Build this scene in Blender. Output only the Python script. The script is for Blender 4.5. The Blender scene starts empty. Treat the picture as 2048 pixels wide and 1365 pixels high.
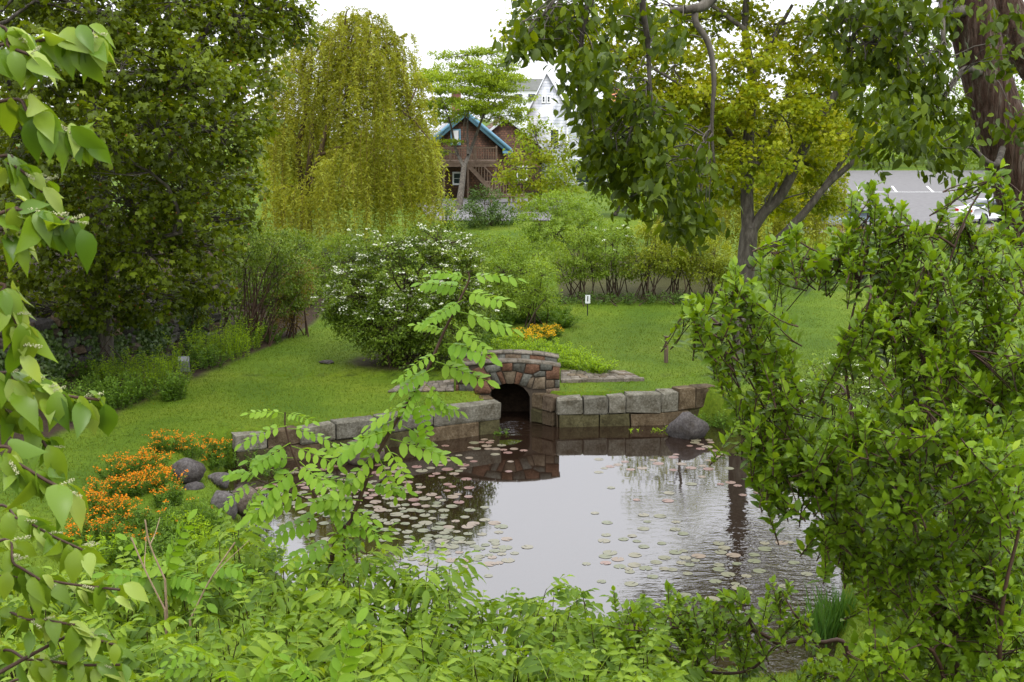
import bpy, bmesh, math, random
import numpy as np
from mathutils import Vector, Matrix

SC = bpy.context.scene
COL = SC.collection
R = math.radians

# ------------------------------------------------------------------ camera
F = 2500.0
PITCH = R(10.0)
EYE = np.array([0.0, 0.0, 8.6])
cam_d = bpy.data.cameras.new('camera')
cam = bpy.data.objects.new('camera', cam_d); COL.objects.link(cam)
cam.location = EYE
cam.rotation_euler = (R(90) - PITCH, 0, 0)
cam_d.sensor_width = 36.0
cam_d.lens = 36.0 * F / 2048.0
cam_d.clip_start = 0.05; cam_d.clip_end = 4000
cam_d.dof.use_dof = True
cam_d.dof.focus_distance = 22.0
cam_d.dof.aperture_fstop = 18.0
SC.camera = cam

# ------------------------------------------------------------------ world: overcast daylight
SUN_EL, SUN_AZ = R(58), R(150)
w = bpy.data.worlds.new('World'); SC.world = w; w.use_nodes = True
nt = w.node_tree; nt.nodes.clear()
out = nt.nodes.new('ShaderNodeOutputWorld'); bg = nt.nodes.new('ShaderNodeBackground')
sky = nt.nodes.new('ShaderNodeTexSky'); sky.sky_type = 'NISHITA'; sky.sun_disc = False
sky.sun_elevation = SUN_EL; sky.sun_rotation = SUN_AZ
tc = nt.nodes.new('ShaderNodeTexCoord'); sep = nt.nodes.new('ShaderNodeSeparateXYZ')
nt.links.new(tc.outputs['Generated'], sep.inputs[0])
mx = nt.nodes.new('ShaderNodeMath'); mx.operation = 'MAXIMUM'; mx.inputs[1].default_value = 0.0
nt.links.new(sep.outputs['Z'], mx.inputs[0])
mr = nt.nodes.new('ShaderNodeMapRange')          # CIE overcast sky: zenith three times the horizon
mr.inputs[1].default_value = 0; mr.inputs[2].default_value = 1
mr.inputs[3].default_value = 13.6; mr.inputs[4].default_value = 40.0
nt.links.new(mx.outputs[0], mr.inputs[0])
noi = nt.nodes.new('ShaderNodeTexNoise'); noi.inputs['Scale'].default_value = 2.2; noi.inputs['Detail'].default_value = 5
nt.links.new(tc.outputs['Generated'], noi.inputs['Vector'])
mr2 = nt.nodes.new('ShaderNodeMapRange'); mr2.inputs[1].default_value = .3; mr2.inputs[2].default_value = .7
mr2.inputs[3].default_value = .93; mr2.inputs[4].default_value = 1.07
nt.links.new(noi.outputs['Fac'], mr2.inputs[0])
mm = nt.nodes.new('ShaderNodeMath'); mm.operation = 'MULTIPLY'
nt.links.new(mr.outputs[0], mm.inputs[0]); nt.links.new(mr2.outputs[0], mm.inputs[1])
sc_ = nt.nodes.new('ShaderNodeVectorMath'); sc_.operation = 'SCALE'; sc_.inputs[0].default_value = (0.975, 0.99, 1.045)
nt.links.new(mm.outputs[0], sc_.inputs['Scale'])
mixc = nt.nodes.new('ShaderNodeMix'); mixc.data_type = 'RGBA'; mixc.inputs[0].default_value = 0.92
nt.links.new(sky.outputs[0], mixc.inputs[6]); nt.links.new(sc_.outputs[0], mixc.inputs[7])
nt.links.new(mixc.outputs[2], bg.inputs['Color']); bg.inputs['Strength'].default_value = 0.1
nt.links.new(bg.outputs[0], out.inputs[0])

sl = bpy.data.lights.new('sun', 'SUN'); sl.energy = 1.5; sl.angle = R(12); sl.color = (1, .97, .92)
so = bpy.data.objects.new('sun', sl); COL.objects.link(so)
so.rotation_euler = (R(90) - SUN_EL, 0, R(180) - SUN_AZ + R(0))

vs = SC.view_settings
vs.view_transform = 'Standard'; vs.look = 'None'; vs.exposure = 0.0; vs.gamma = 1.0; vs.use_curve_mapping = False
SC.cycles.max_bounces = 7; SC.cycles.diffuse_bounces = 2; SC.cycles.glossy_bounces = 3
SC.cycles.transmission_bounces = 4; SC.cycles.transparent_max_bounces = 6
SC.cycles.use_denoising = True
SC.cycles.sample_clamp_indirect = 6.0

# ------------------------------------------------------------------ helpers
cp, sp_ = math.cos(PITCH), math.sin(PITCH)
def P(px, py, Y):
    """point of the place seen at photo pixel px,py standing at world depth Y"""
    u = (px - 1024) / F; v = (682.5 - py) / F
    d = np.array([u, cp + v * sp_, -sp_ + v * cp])
    return EYE + d * (Y / d[1])
def G(px, py, z=0.0):
    """point of the place seen at pixel px,py on level z"""
    u = (px - 1024) / F; v = (682.5 - py) / F
    d = np.array([u, cp + v * sp_, -sp_ + v * cp])
    return EYE + d * ((z - EYE[2]) / d[2])
def nrm(a):
    return a / np.maximum(np.linalg.norm(a, axis=-1, keepdims=True), 1e-9)

class MB:
    def __init__(s): s.V = []; s.F = {}; s.n = 0; s.A = []
    def add(s, V, faces, rnd=0.5):
        V = np.asarray(V, float).reshape(-1, 3)
        for f in (faces if isinstance(faces, list) else [faces]):
            f = np.asarray(f, int)
            if f.size: s.F.setdefault(f.shape[1], []).append(f + s.n)
        s.V.append(V); s.n += len(V)
        s.A.append(np.broadcast_to(np.asarray(rnd, float), (len(V),)))
        return s
    def mesh(s, name, mats, smooth=False):
        me = bpy.data.meshes.new(name)
        V = np.concatenate(s.V); me.vertices.add(len(V)); me.vertices.foreach_set('co', V.ravel().astype(np.float32))
        idx = []; tot = []
        for k, fs in s.F.items():
            f = np.concatenate(fs); idx.append(f.ravel()); tot.append(np.full(len(f), k))
        idx = np.concatenate(idx); tot = np.concatenate(tot)
        me.loops.add(len(idx)); me.loops.foreach_set('vertex_index', idx.astype(np.int32))
        me.polygons.add(len(tot))
        st = np.concatenate([[0], np.cumsum(tot)[:-1]])
        me.polygons.foreach_set('loop_start', st.astype(np.int32))
        if smooth: me.polygons.foreach_set('use_smooth', np.ones(len(tot), bool))
        me.update(calc_edges=True); me.validate(verbose=False)
        a = me.attributes.new('rnd', 'FLOAT', 'POINT')
        a.data.foreach_set('value', np.concatenate(s.A).astype(np.float32))
        for m in (mats if isinstance(mats, (list, tuple)) else [mats]): me.materials.append(m)
        return me
    def build(s, name, mats, parent=None, smooth=False):
        return obj(name, s.mesh(name, mats, smooth), parent)

def obj(name, me, parent=None):
    o = bpy.data.objects.new(name, me); COL.objects.link(o)
    if parent is not None: o.parent = parent
    return o
def thing(name, label, cat, loc=(0, 0, 0), rz=0.0, group=None):
    o = bpy.data.objects.new(name, None); COL.objects.link(o)
    o.location = loc; o.rotation_euler = (0, 0, rz); o.empty_display_size = .2
    return tag(o, label, cat, group)
def tag(o, label, cat, group=None):
    o['label'] = label; o['category'] = cat
    if group: o['group'] = group
    return o
def structure(o): o['kind'] = 'structure'; return o
def stuff(o): o['kind'] = 'stuff'; return o

def tube(pts, rad, n=6, cap=True):
    pts = np.asarray(pts, float); m = len(pts); rad = np.broadcast_to(np.asarray(rad, float), (m,))
    T = nrm(np.gradient(pts, axis=0))
    u = np.cross(T[0], [0.3, 0.2, 0.9]); u = nrm(u)
    V = []; ang = np.linspace(0, 2 * np.pi, n, endpoint=False)
    for i in range(m):
        u = u - T[i] * np.dot(u, T[i]); u = u / max(np.linalg.norm(u), 1e-9)
        v = np.cross(T[i], u)
        V.append(pts[i] + rad[i] * (np.outer(np.cos(ang), u) + np.outer(np.sin(ang), v)))
    V = np.concatenate(V)
    a = np.arange(n); b = (a + 1) % n
    Q = np.concatenate([np.stack([i * n + a, i * n + b, (i + 1) * n + b, (i + 1) * n + a], 1) for i in range(m - 1)])
    return V, Q
def smoothpath(pts, k=6):
    """Catmull-Rom through control points (any number of columns)"""
    p = np.asarray(pts, float); p = np.vstack([2 * p[0] - p[1], p, 2 * p[-1] - p[-2]])
    o = []
    for i in range(1, len(p) - 2):
        t = np.linspace(0, 1, k, endpoint=False)[:, None]
        a, b, c, d = p[i - 1], p[i], p[i + 1], p[i + 2]
        o.append(.5 * (2 * b + (c - a) * t + (2 * a - 5 * b + 4 * c - d) * t ** 2 + (-a + 3 * b - 3 * c + d) * t ** 3))
    o.append(p[-2][None]); return np.concatenate(o)

# leaf templates: x across, y along, z up; unit length
def leaf_tpl(prof, fold=.25, droop=.2):
    """prof: list of (t, halfwidth) between base and tip"""
    V = [(0, 0, 0)]; T = []
    for t, hw in prof:
        z = -droop * t * t
        V += [(0, t, z), (-hw, t, z + fold * hw), (hw, t, z + fold * hw)]
    V.append((0, 1, -droop)); n = len(prof); tip = 1 + 3 * n
    T += [(0, 1, 2), (0, 3, 1)]
    for i in range(n - 1):
        a = 1 + 3 * i; b = a + 3
        T += [(a, b, a + 1), (b, b + 1, a + 1), (a, a + 2, b), (b, a + 2, b + 2)]
    a = 1 + 3 * (n - 1)
    T += [(a, tip, a + 1), (a, a + 2, tip)]
    return np.array(V, float), np.array(T)
OVAL2 = leaf_tpl([(.45, .27)], .3, .15)
OVAL6 = leaf_tpl([(.22, .19), (.55, .24), (.82, .12)], .3, .25)
BROAD = leaf_tpl([(.07, .10), (.2, .23), (.4, .30), (.6, .26), (.8, .13), (.92, .04)], .3, .3)
LANCE = leaf_tpl([(.15, .12), (.4, .19), (.7, .14)], .35, .4)
ELLIP = leaf_tpl([(.1, .14), (.4, .24), (.75, .2)], .2, .15)
OVAL4 = leaf_tpl([(.28, .2), (.65, .21)], .3, .25)
RHOMB = (np.array([(0, 0, 0), (-.24, .5, .06), (0, 1, -.12), (.24, .5, .06)]), np.array([(0, 2, 1), (0, 3, 2)]))
SLIM = (np.array([(0, 0, 0), (-.1, .5, 0), (0, 1, -.05), (.1, .5, 0)]), np.array([(0, 2, 1), (0, 3, 2)]))
BLADE = (np.array([(-.1, 0, 0), (.1, 0, 0), (0, 1, .2)]), np.array([(0, 1, 2)]))
def _maple():
    V = np.array([(0, 0, 0), (.40, -.02, -.06), (.56, .50, -.08), (.2, .54, .03), (0, 1, -.14), (-.2, .54, .03), (-.56, .50, -.08), (-.40, -.02, -.06)])
    return V, np.array([(0, 1, 3), (1, 2, 3), (0, 3, 5), (3, 4, 5), (0, 5, 7), (7, 5, 6)])
MAPLE = _maple()

def scatter(tpl, Pp, A, N, S, rnd, wid=1.0):
    tv, tf = tpl; n = len(Pp)
    A = nrm(A); X = np.cross(A, N); X = nrm(X); Z = np.cross(X, A)
    S = np.broadcast_to(np.asarray(S, float), (n,))
    V = Pp[:, None] + S[:, None, None] * (tv[None, :, 0:1] * wid * X[:, None] + tv[None, :, 1:2] * A[:, None] + tv[None, :, 2:3] * Z[:, None])
    Fc = (tf[None] + (np.arange(n) * len(tv))[:, None, None]).reshape(-1, 3)
    return V.reshape(-1, 3), Fc, np.repeat(rnd, len(tv))

def inball(rng, n, lo=0.0):
    d = nrm(rng.normal(size=(n, 3))); r = (rng.uniform(lo ** 3, 1, n)) ** (1 / 3.)
    return d * r[:, None]

# ------------------------------------------------------------------ materials
def newmat(name):
    m = bpy.data.materials.new(name); m.use_nodes = True
    n = m.node_tree; b = n.nodes['Principled BSDF']
    return m, n, b
def ramp(n, cols, pos=None):
    r = n.nodes.new('ShaderNodeValToRGB'); e = r.color_ramp.elements
    pos = pos or [i / (len(cols) - 1) for i in range(len(cols))]
    while len(e) < len(cols): e.new(.5)
    for i, c in enumerate(cols): e[i].position = pos[i]; e[i].color = (*c, 1)
    return r
def leafmat(name, cols, trans=.35, rough=.4, spec=.45, tcol=None, gain=(1.5, 1.4, .8)):
    m, n, b = newmat(name)
    at = n.nodes.new('ShaderNodeAttribute'); at.attribute_name = 'rnd'
    cols = [(min(.9, c[0] * gain[0]), min(.9, c[1] * gain[1]), min(.9, c[2] * gain[2])) for c in cols]
    r = ramp(n, cols); n.links.new(at.outputs['Fac'], r.inputs[0])
    n.links.new(r.outputs[0], b.inputs['Base Color'])
    b.inputs['Roughness'].default_value = rough + .08; b.inputs['Specular IOR Level'].default_value = spec * .55
    tr = n.nodes.new('ShaderNodeBsdfTranslucent')
    hs = n.nodes.new('ShaderNodeMix'); hs.data_type = 'RGBA'; hs.blend_type = 'MULTIPLY'; hs.inputs[0].default_value = 1
    n.links.new(r.outputs[0], hs.inputs[6]); hs.inputs[7].default_value = (*(tcol or (1.7, 1.5, .5)), 1)
    n.links.new(hs.outputs[2], tr.inputs['Color'])
    mx = n.nodes.new('ShaderNodeMixShader'); mx.inputs[0].default_value = trans
    n.links.new(b.outputs[0], mx.inputs[1]); n.links.new(tr.outputs[0], mx.inputs[2])
    n.links.new(mx.outputs[0], n.nodes['Material Output'].inputs[0])
    return m
def noisemat(name, cols, scale=4, rough=.8, bump=.0, bscale=None, stretch=(1, 1, 1), detail=6, pos=None, coord='Object', spec=.3, bdist=.02):
    m, n, b = newmat(name)
    tc = n.nodes.new('ShaderNodeTexCoord'); mp = n.nodes.new('ShaderNodeMapping'); mp.inputs['Scale'].default_value = stretch
    n.links.new(tc.outputs[coord], mp.inputs[0])
    t = n.nodes.new('ShaderNodeTexNoise'); t.inputs['Scale'].default_value = scale; t.inputs['Detail'].default_value = detail; t.inputs['Roughness'].default_value = .65
    n.links.new(mp.outputs[0], t.inputs['Vector'])
    r = ramp(n, cols, pos or [.3 + .4 * i / (len(cols) - 1) for i in range(len(cols))])
    n.links.new(t.outputs['Fac'], r.inputs[0]); n.links.new(r.outputs[0], b.inputs['Base Color'])
    b.inputs['Roughness'].default_value = rough; b.inputs['Specular IOR Level'].default_value = spec
    if bump:
        t2 = n.nodes.new('ShaderNodeTexNoise'); t2.inputs['Scale'].default_value = bscale or scale * 3; t2.inputs['Detail'].default_value = 8
        n.links.new(mp.outputs[0], t2.inputs['Vector'])
        bp = n.nodes.new('ShaderNodeBump'); bp.inputs['Strength'].default_value = bump; bp.inputs['Distance'].default_value = bdist
        n.links.new(t2.outputs['Fac'], bp.inputs['Height']); n.links.new(bp.outputs[0], b.inputs['Normal'])
    return m
def plain(name, c, rough=.6, metal=0, spec=.4):
    m, n, b = newmat(name); b.inputs['Base Color'].default_value = (*c, 1)
    b.inputs['Roughness'].default_value = rough; b.inputs['Metallic'].default_value = metal; b.inputs['Specular IOR Level'].default_value = spec
    return m

M = {}
M['maple'] = leafmat('maple_leaf', [(.027, .042, .003), (.054, .083, .005), (.092, .136, .010), (.145, .195, .024)], .36, .36, .36)
M['samara'] = leafmat('samara', [(.12, .05, .012), (.16, .08, .02)], .2)
M['willow'] = leafmat('willow_leaf', [(.08, .088, .008), (.13, .138, .015), (.18, .185, .03), (.21, .23, .07)], .42, .5, .25, gain=(1.68, 1.76, 1.3))
M['locust_far'] = leafmat('honey_locust_leaf', [(.085, .14, .008), (.14, .21, .016), (.19, .26, .03)], .42, .5)
M['ymaple'] = leafmat('young_maple_leaf', [(.09, .15, .007), (.13, .18, .010), (.16, .18, .012)], .4, .5)
M['bright'] = leafmat('bright_shrub_leaf', [(.07, .125, .012), (.11, .185, .024), (.16, .24, .05)], .38, .45)
M['dark'] = leafmat('dark_shrub_leaf', [(.022, .05, .008), (.036, .075, .012), (.055, .10, .018)], .25, .45)
M['vib'] = leafmat('viburnum_leaf', [(.030, .058, .005), (.056, .10, .009), (.09, .15, .018), (.14, .20, .04)], .32, .42)
M['lilac'] = leafmat('lilac_leaf', [(.06, .11, .010), (.10, .165, .018), (.14, .21, .04)], .38, .45)
M['olive'] = leafmat('olive_shrub_leaf', [(.08, .12, .008), (.13, .17, .016), (.17, .21, .03)], .38, .45)
M['yellow'] = leafmat('yellow_tree_leaf', [(.062, .095, .004), (.098, .135, .006), (.14, .17, .010), (.175, .185, .018)], .42, .45, .3, gain=(1.85, 1.7, .9))
M['over'] = leafmat('overhanging_leaf', [(.018, .034, .002), (.034, .060, .004), (.060, .095, .006), (.10, .145, .010)], .40, .38, .36)
M['bush'] = leafmat('bush_leaf', [(.042, .085, .006), (.075, .14, .009), (.115, .195, .016), (.17, .25, .035)], .38, .36, .42)
M['elder'] = leafmat('elder_leaf', [(.034, .075, .006), (.066, .125, .010), (.105, .18, .018), (.15, .23, .034)], .38, .38, .4)
M['robinia'] = leafmat('robinia_leaf', [(.06, .14, .015), (.095, .19, .022), (.14, .235, .035)], .42, .42, .35)
M['cherry'] = leafmat('cherry_leaf', [(.04, .09, .012), (.075, .145, .016), (.115, .185, .022), (.24, .32, .13)], .36, .28, .6)
M['fern'] = leafmat('fern_leaf', [(.08, .15, .008), (.14, .24, .012), (.19, .30, .02)], .42, .5)
M['herb'] = leafmat('herb_leaf', [(.035, .08, .010), (.06, .125, .014), (.10, .17, .03)], .3, .45)
M['ivy'] = leafmat('ivy_leaf', [(.018, .04, .008), (.03, .06, .014), (.06, .10, .035)], .15, .3, .6)
M['grassb'] = leafmat('grass_blade', [(.035, .07, .005), (.058, .10, .006), (.085, .13, .011), (.13, .12, .02)], .3, .5, .3, gain=(1.28, 1.2, .55))
M['iris'] = leafmat('iris_blade', [(.02, .06, .014), (.04, .09, .02)], .25, .4)
M['orange'] = leafmat('orange_petal', [(.5, .13, .004), (.62, .20, .005), (.68, .27, .008)], .3, .5, .2, (1.2, 1, .6), gain=(1, 1, 1))
M['yflower'] = leafmat('yellow_petal', [(.65, .35, .006), (.75, .45, .01)], .3, .5, .2, (1.2, 1.1, .6), gain=(1, 1, 1))
M['white_fl'] = leafmat('white_petal', [(.55, .58, .42), (.75, .76, .62)], .25, .5, .2, (1, 1, .9), gain=(1, 1, 1))
M['cream'] = leafmat('cream_bud', [(.42, .44, .22), (.62, .6, .38)], .2, .5, .2, (1, 1, .8), gain=(1, 1, 1))
M['redtwig'] = leafmat('red_brown_leaf', [(.09, .05, .02), (.13, .10, .03), (.08, .11, .02)], .3, .5)
M['bark'] = noisemat('grey_bark', [(.035, .028, .022), (.075, .064, .05), (.14, .125, .10)], 9, .9, .8, 22, (1, 1, .3), bdist=.03)
M['bark_red'] = noisemat('ridged_bark', [(.016, .008, .005), (.045, .021, .012), (.075, .048, .034), (.19, .17, .13)], 11, .92, 1.0, 16, (2.2, 2.2, .3), pos=[.32, .46, .58, .72], bdist=.06)
M['twig'] = noisemat('brown_twig', [(.03, .02, .012), (.07, .045, .026)], 30, .8)
M['redstem'] = noisemat('red_brown_stem', [(.03, .016, .009), (.07, .036, .02)], 30, .7)
M['palestem'] = noisemat('pale_dead_stem', [(.2, .14, .08), (.34, .25, .16)], 30, .8)
M['willowbark'] = noisemat('willow_bark', [(.045, .03, .012), (.10, .07, .03)], 8, .9, .6, 20, (1, 1, .3))
M['ytwig'] = plain('yellow_twig', (.17, .11, .018))
M['stem_green'] = plain('green_stem', (.07, .12, .02))
# ground grass sheet
def ground_mat():
    m, n, b = newmat('lawn_ground')
    tc = n.nodes.new('ShaderNodeTexCoord')
    t1 = n.nodes.new('ShaderNodeTexNoise'); t1.inputs['Scale'].default_value = .35; t1.inputs['Detail'].default_value = 4
    t2 = n.nodes.new('ShaderNodeTexNoise'); t2.inputs['Scale'].default_value = 9; t2.inputs['Detail'].default_value = 8; t2.inputs['Roughness'].default_value = .75
    n.links.new(tc.outputs['Object'], t1.inputs['Vector']); n.links.new(tc.outputs['Object'], t2.inputs['Vector'])
    r1 = ramp(n, [(.05, .094, .004), (.074, .122, .005), (.10, .14, .008)], [.35, .5, .68]); n.links.new(t1.outputs['Fac'], r1.inputs[0])
    r2 = ramp(n, [(.45, .5, .5), (1, 1, 1), (1.25, 1.2, 1.2)], [.3, .5, .7]); n.links.new(t2.outputs['Fac'], r2.inputs[0])
    mu = n.nodes.new('ShaderNodeMix'); mu.data_type = 'RGBA'; mu.blend_type = 'MULTIPLY'; mu.inputs[0].default_value = 1
    n.links.new(r1.outputs[0], mu.inputs[6]); n.links.new(r2.outputs[0], mu.inputs[7])
    # steep faces and soil under planting: attribute 'rnd' carries soil amount
    at = n.nodes.new('ShaderNodeAttribute'); at.attribute_name = 'rnd'
    soil = ramp(n, [(.02, .013, .008), (.05, .033, .02)], [.35, .65]); n.links.new(t2.outputs['Fac'], soil.inputs[0])
    mi = n.nodes.new('ShaderNodeMix'); mi.data_type = 'RGBA'
    n.links.new(at.outputs['Fac'], mi.inputs[0]); n.links.new(mu.outputs[2], mi.inputs[6]); n.links.new(soil.outputs[0], mi.inputs[7])
    n.links.new(mi.outputs[2], b.inputs['Base Color']); b.inputs['Roughness'].default_value = .9; b.inputs['Specular IOR Level'].default_value = .15
    bp = n.nodes.new('ShaderNodeBump'); bp.inputs['Strength'].default_value = .8; bp.inputs['Distance'].default_value = .05
    n.links.new(t2.outputs['Fac'], bp.inputs['Height']); n.links.new(bp.outputs[0], b.inputs['Normal'])
    return m
M['ground'] = ground_mat()
def water_mat():
    m, n, b = newmat('pond_water')
    b.inputs['Base Color'].default_value = (.014, .008, .005, 1); b.inputs['Roughness'].default_value = .025
    b.inputs['IOR'].default_value = 2.3; b.inputs['Specular IOR Level'].default_value = .5
    tc = n.nodes.new('ShaderNodeTexCoord'); mp = n.nodes.new('ShaderNodeMapping'); mp.inputs['Scale'].default_value = (1, 2.2, 1)
    n.links.new(tc.outputs['Object'], mp.inputs[0])
    t = n.nodes.new('ShaderNodeTexNoise'); t.inputs['Scale'].default_value = 2.6; t.inputs['Detail'].default_value = 3
    n.links.new(mp.outputs[0], t.inputs['Vector'])
    # breeze ripples grow towards the eastern shore and by the outlet of the channel
    sp = n.nodes.new('ShaderNodeSeparateXYZ'); n.links.new(tc.outputs['Object'], sp.inputs[0])
    dx = n.nodes.new('ShaderNodeMapRange'); dx.inputs[1].default_value = 1.5; dx.inputs[2].default_value = 5.5; dx.inputs[3].default_value = .012; dx.inputs[4].default_value = .20
    n.links.new(sp.outputs['X'], dx.inputs[0])
    dy = n.nodes.new('ShaderNodeMapRange'); dy.inputs[1].default_value = 29; dy.inputs[2].default_value = 23; dy.inputs[3].default_value = .05; dy.inputs[4].default_value = 1
    n.links.new(sp.outputs['Y'], dy.inputs[0])
    mu = n.nodes.new('ShaderNodeMath'); mu.operation = 'MULTIPLY'; n.links.new(dx.outputs[0], mu.inputs[0]); n.links.new(dy.outputs[0], mu.inputs[1])
    vd = n.nodes.new('ShaderNodeVectorMath'); vd.operation = 'DISTANCE'; vd.inputs[1].default_value = (.45, 34.8, 0); n.links.new(tc.outputs['Object'], vd.inputs[0])
    ch = n.nodes.new('ShaderNodeMapRange'); ch.inputs[1].default_value = .2; ch.inputs[2].default_value = 1.3; ch.inputs[3].default_value = .8; ch.inputs[4].default_value = .0
    n.links.new(vd.outputs['Value'], ch.inputs[0])
    ad = n.nodes.new('ShaderNodeMath'); n.links.new(mu.outputs[0], ad.inputs[0]); n.links.new(ch.outputs[0], ad.inputs[1])
    bp = n.nodes.new('ShaderNodeBump'); bp.inputs['Distance'].default_value = .12
    n.links.new(ad.outputs[0], bp.inputs['Strength']); n.links.new(t.outputs['Fac'], bp.inputs['Height']); n.links.new(bp.outputs[0], b.inputs['Normal'])
    return m
M['water'] = water_mat()
def stone(name, cols, stain=((.42, .38, .30), (.8, .78, .72), (1.05, 1.04, 1.0)), scale=16):
    m, n, b = newmat(name); tc = n.nodes.new('ShaderNodeTexCoord'); ge = n.nodes.new('ShaderNodeNewGeometry'); oi = n.nodes.new('ShaderNodeObjectInfo')
    t = n.nodes.new('ShaderNodeTexNoise'); t.inputs['Scale'].default_value = scale; t.inputs['Detail'].default_value = 12; t.inputs['Roughness'].default_value = .75
    t2 = n.nodes.new('ShaderNodeTexNoise'); t2.inputs['Scale'].default_value = 2.3; t2.inputs['Detail'].default_value = 7; t2.inputs['Roughness'].default_value = .7
    n.links.new(ge.outputs['Position'], t.inputs['Vector']); n.links.new(ge.outputs['Position'], t2.inputs['Vector'])
    r = ramp(n, cols, [.34, .5, .66]); n.links.new(t.outputs['Fac'], r.inputs[0])
    r2 = ramp(n, stain, [.36, .5, .64]); n.links.new(t2.outputs['Fac'], r2.inputs[0])
    mu = n.nodes.new('ShaderNodeMix'); mu.data_type = 'RGBA'; mu.blend_type = 'MULTIPLY'; mu.inputs[0].default_value = 1
    n.links.new(r.outputs[0], mu.inputs[6]); n.links.new(r2.outputs[0], mu.inputs[7])
    mr = n.nodes.new('ShaderNodeMapRange'); mr.inputs[3].default_value = .72; mr.inputs[4].default_value = 1.15; n.links.new(oi.outputs['Random'], mr.inputs[0])
    vm = n.nodes.new('ShaderNodeVectorMath'); vm.operation = 'SCALE'; n.links.new(mu.outputs[2], vm.inputs[0]); n.links.new(mr.outputs[0], vm.inputs['Scale'])
    n.links.new(vm.outputs[0], b.inputs['Base Color']); b.inputs['Roughness'].default_value = .9; b.inputs['Specular IOR Level'].default_value = .2
    bp = n.nodes.new('ShaderNodeBump'); bp.inputs['Strength'].default_value = .9; bp.inputs['Distance'].default_value = .03
    n.links.new(t.outputs['Fac'], bp.inputs['Height']); n.links.new(bp.outputs[0], b.inputs['Normal'])
    return m
M['granite'] = stone('grey_granite', [(.075, .07, .052), (.15, .142, .115), (.24, .23, .20)])
M['granite_moss'] = stone('mossy_granite', [(.035, .032, .018), (.075, .066, .028), (.11, .105, .06)])
M['granite_rust'] = stone('rusty_granite', [(.05, .036, .02), (.10, .072, .042), (.15, .125, .09)])
M['st_red'] = stone('red_sandstone', [(.07, .036, .022), (.13, .068, .042), (.19, .115, .078)])
M['st_grey'] = stone('blue_grey_stone', [(.065, .066, .058), (.115, .116, .102), (.175, .172, .15)])
M['st_beige'] = stone('beige_stone', [(.09, .07, .048), (.155, .122, .085), (.22, .18, .135)])
M['st_brown'] = stone('brown_stone', [(.07, .05, .035), (.13, .095, .065), (.18, .15, .11)])
M['coping'] = stone('coping_stone', [(.10, .085, .07), (.165, .146, .12), (.23, .21, .18)])
M['mortar'] = noisemat('mortar', [(.03, .023, .015), (.06, .046, .032)], 20, .95, .4)
M['paver'] = stone('paver', [(.12, .10, .085), (.21, .185, .16), (.30, .27, .24)])
M['boulder'] = stone('dark_boulder', [(.045, .040, .040), (.09, .082, .083), (.15, .14, .138)])
M['boulder_b'] = stone('brown_boulder', [(.06, .045, .036), (.11, .088, .072), (.17, .145, .12)])
M['slab'] = noisemat('grey_slab', [(.13, .13, .14), (.22, .22, .235)], 8, .7, .3)
M['soil'] = noisemat('mulch', [(.03, .018, .011), (.08, .05, .032), (.16, .11, .08)], 14, .95, .9, 30)
M['asphalt'] = noisemat('asphalt', [(.11, .105, .105), (.15, .145, .145)], 3, .9, .2)
M['paint'] = plain('road_paint', (.75, .75, .73), .7)
M['wood'] = noisemat('weathered_wood', [(.05, .035, .022), (.10, .07, .045), (.15, .11, .075)], 12, .85, .4, 30, (1, 1, .15))
M['deckwood'] = noisemat('deck_wood', [(.13, .088, .06), (.21, .15, .11)], 4, .8, .2)
def shingle_mat(name, c1, c2, mort, sx, sz, off=.5):
    m, n, b = newmat(name)
    tc = n.nodes.new('ShaderNodeTexCoord'); sp = n.nodes.new('ShaderNodeSeparateXYZ'); cb = n.nodes.new('ShaderNodeCombineXYZ')
    n.links.new(tc.outputs['Object'], sp.inputs[0])
    ad = n.nodes.new('ShaderNodeMath'); n.links.new(sp.outputs['X'], ad.inputs[0]); n.links.new(sp.outputs['Y'], ad.inputs[1])
    n.links.new(ad.outputs[0], cb.inputs['X']); n.links.new(sp.outputs['Z'], cb.inputs['Y'])
    br = n.nodes.new('ShaderNodeTexBrick'); br.inputs['Scale'].default_value = 1
    br.inputs['Brick Width'].default_value = sx; br.inputs['Row Height'].default_value = sz
    br.inputs['Mortar Size'].default_value = .014; br.offset = off
    br.inputs['Color1'].default_value = (*c1, 1); br.inputs['Color2'].default_value = (*c2, 1); br.inputs['Mortar'].default_value = (*mort, 1)
    n.links.new(cb.outputs[0], br.inputs['Vector'])
    t = n.nodes.new('ShaderNodeTexNoise'); t.inputs['Scale'].default_value = 1.2; n.links.new(tc.outputs['Object'], t.inputs['Vector'])
    r = ramp(n, [(.6, .6, .6), (1.3, 1.25, 1.2)], [.35, .65]); n.links.new(t.outputs['Fac'], r.inputs[0])
    mu = n.nodes.new('ShaderNodeMix'); mu.data_type = 'RGBA'; mu.blend_type = 'MULTIPLY'; mu.inputs[0].default_value = 1
    n.links.new(br.outputs[0], mu.inputs[6]); n.links.new(r.outputs[0], mu.inputs[7]); n.links.new(mu.outputs[2], b.inputs['Base Color'])
    b.inputs['Roughness'].default_value = .85
    bp = n.nodes.new('ShaderNodeBump'); bp.inputs['Strength'].default_value = .6; bp.inputs['Distance'].default_value = .02; bp.invert = True
    n.links.new(br.outputs['Fac'], bp.inputs['Height']); n.links.new(bp.outputs[0], b.inputs['Normal'])
    return m
M['shingle'] = shingle_mat('brown_shingle', (.15, .07, .04), (.075, .038, .024), (.03, .018, .012), .22, .16)
M['clap'] = shingle_mat('white_clapboard', (.60, .63, .68), (.56, .59, .65), (.34, .37, .42), 30, .22)
M['brick'] = shingle_mat('chimney_brick', (.28, .07, .04), (.22, .06, .04), (.2, .15, .12), .22, .08)
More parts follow.
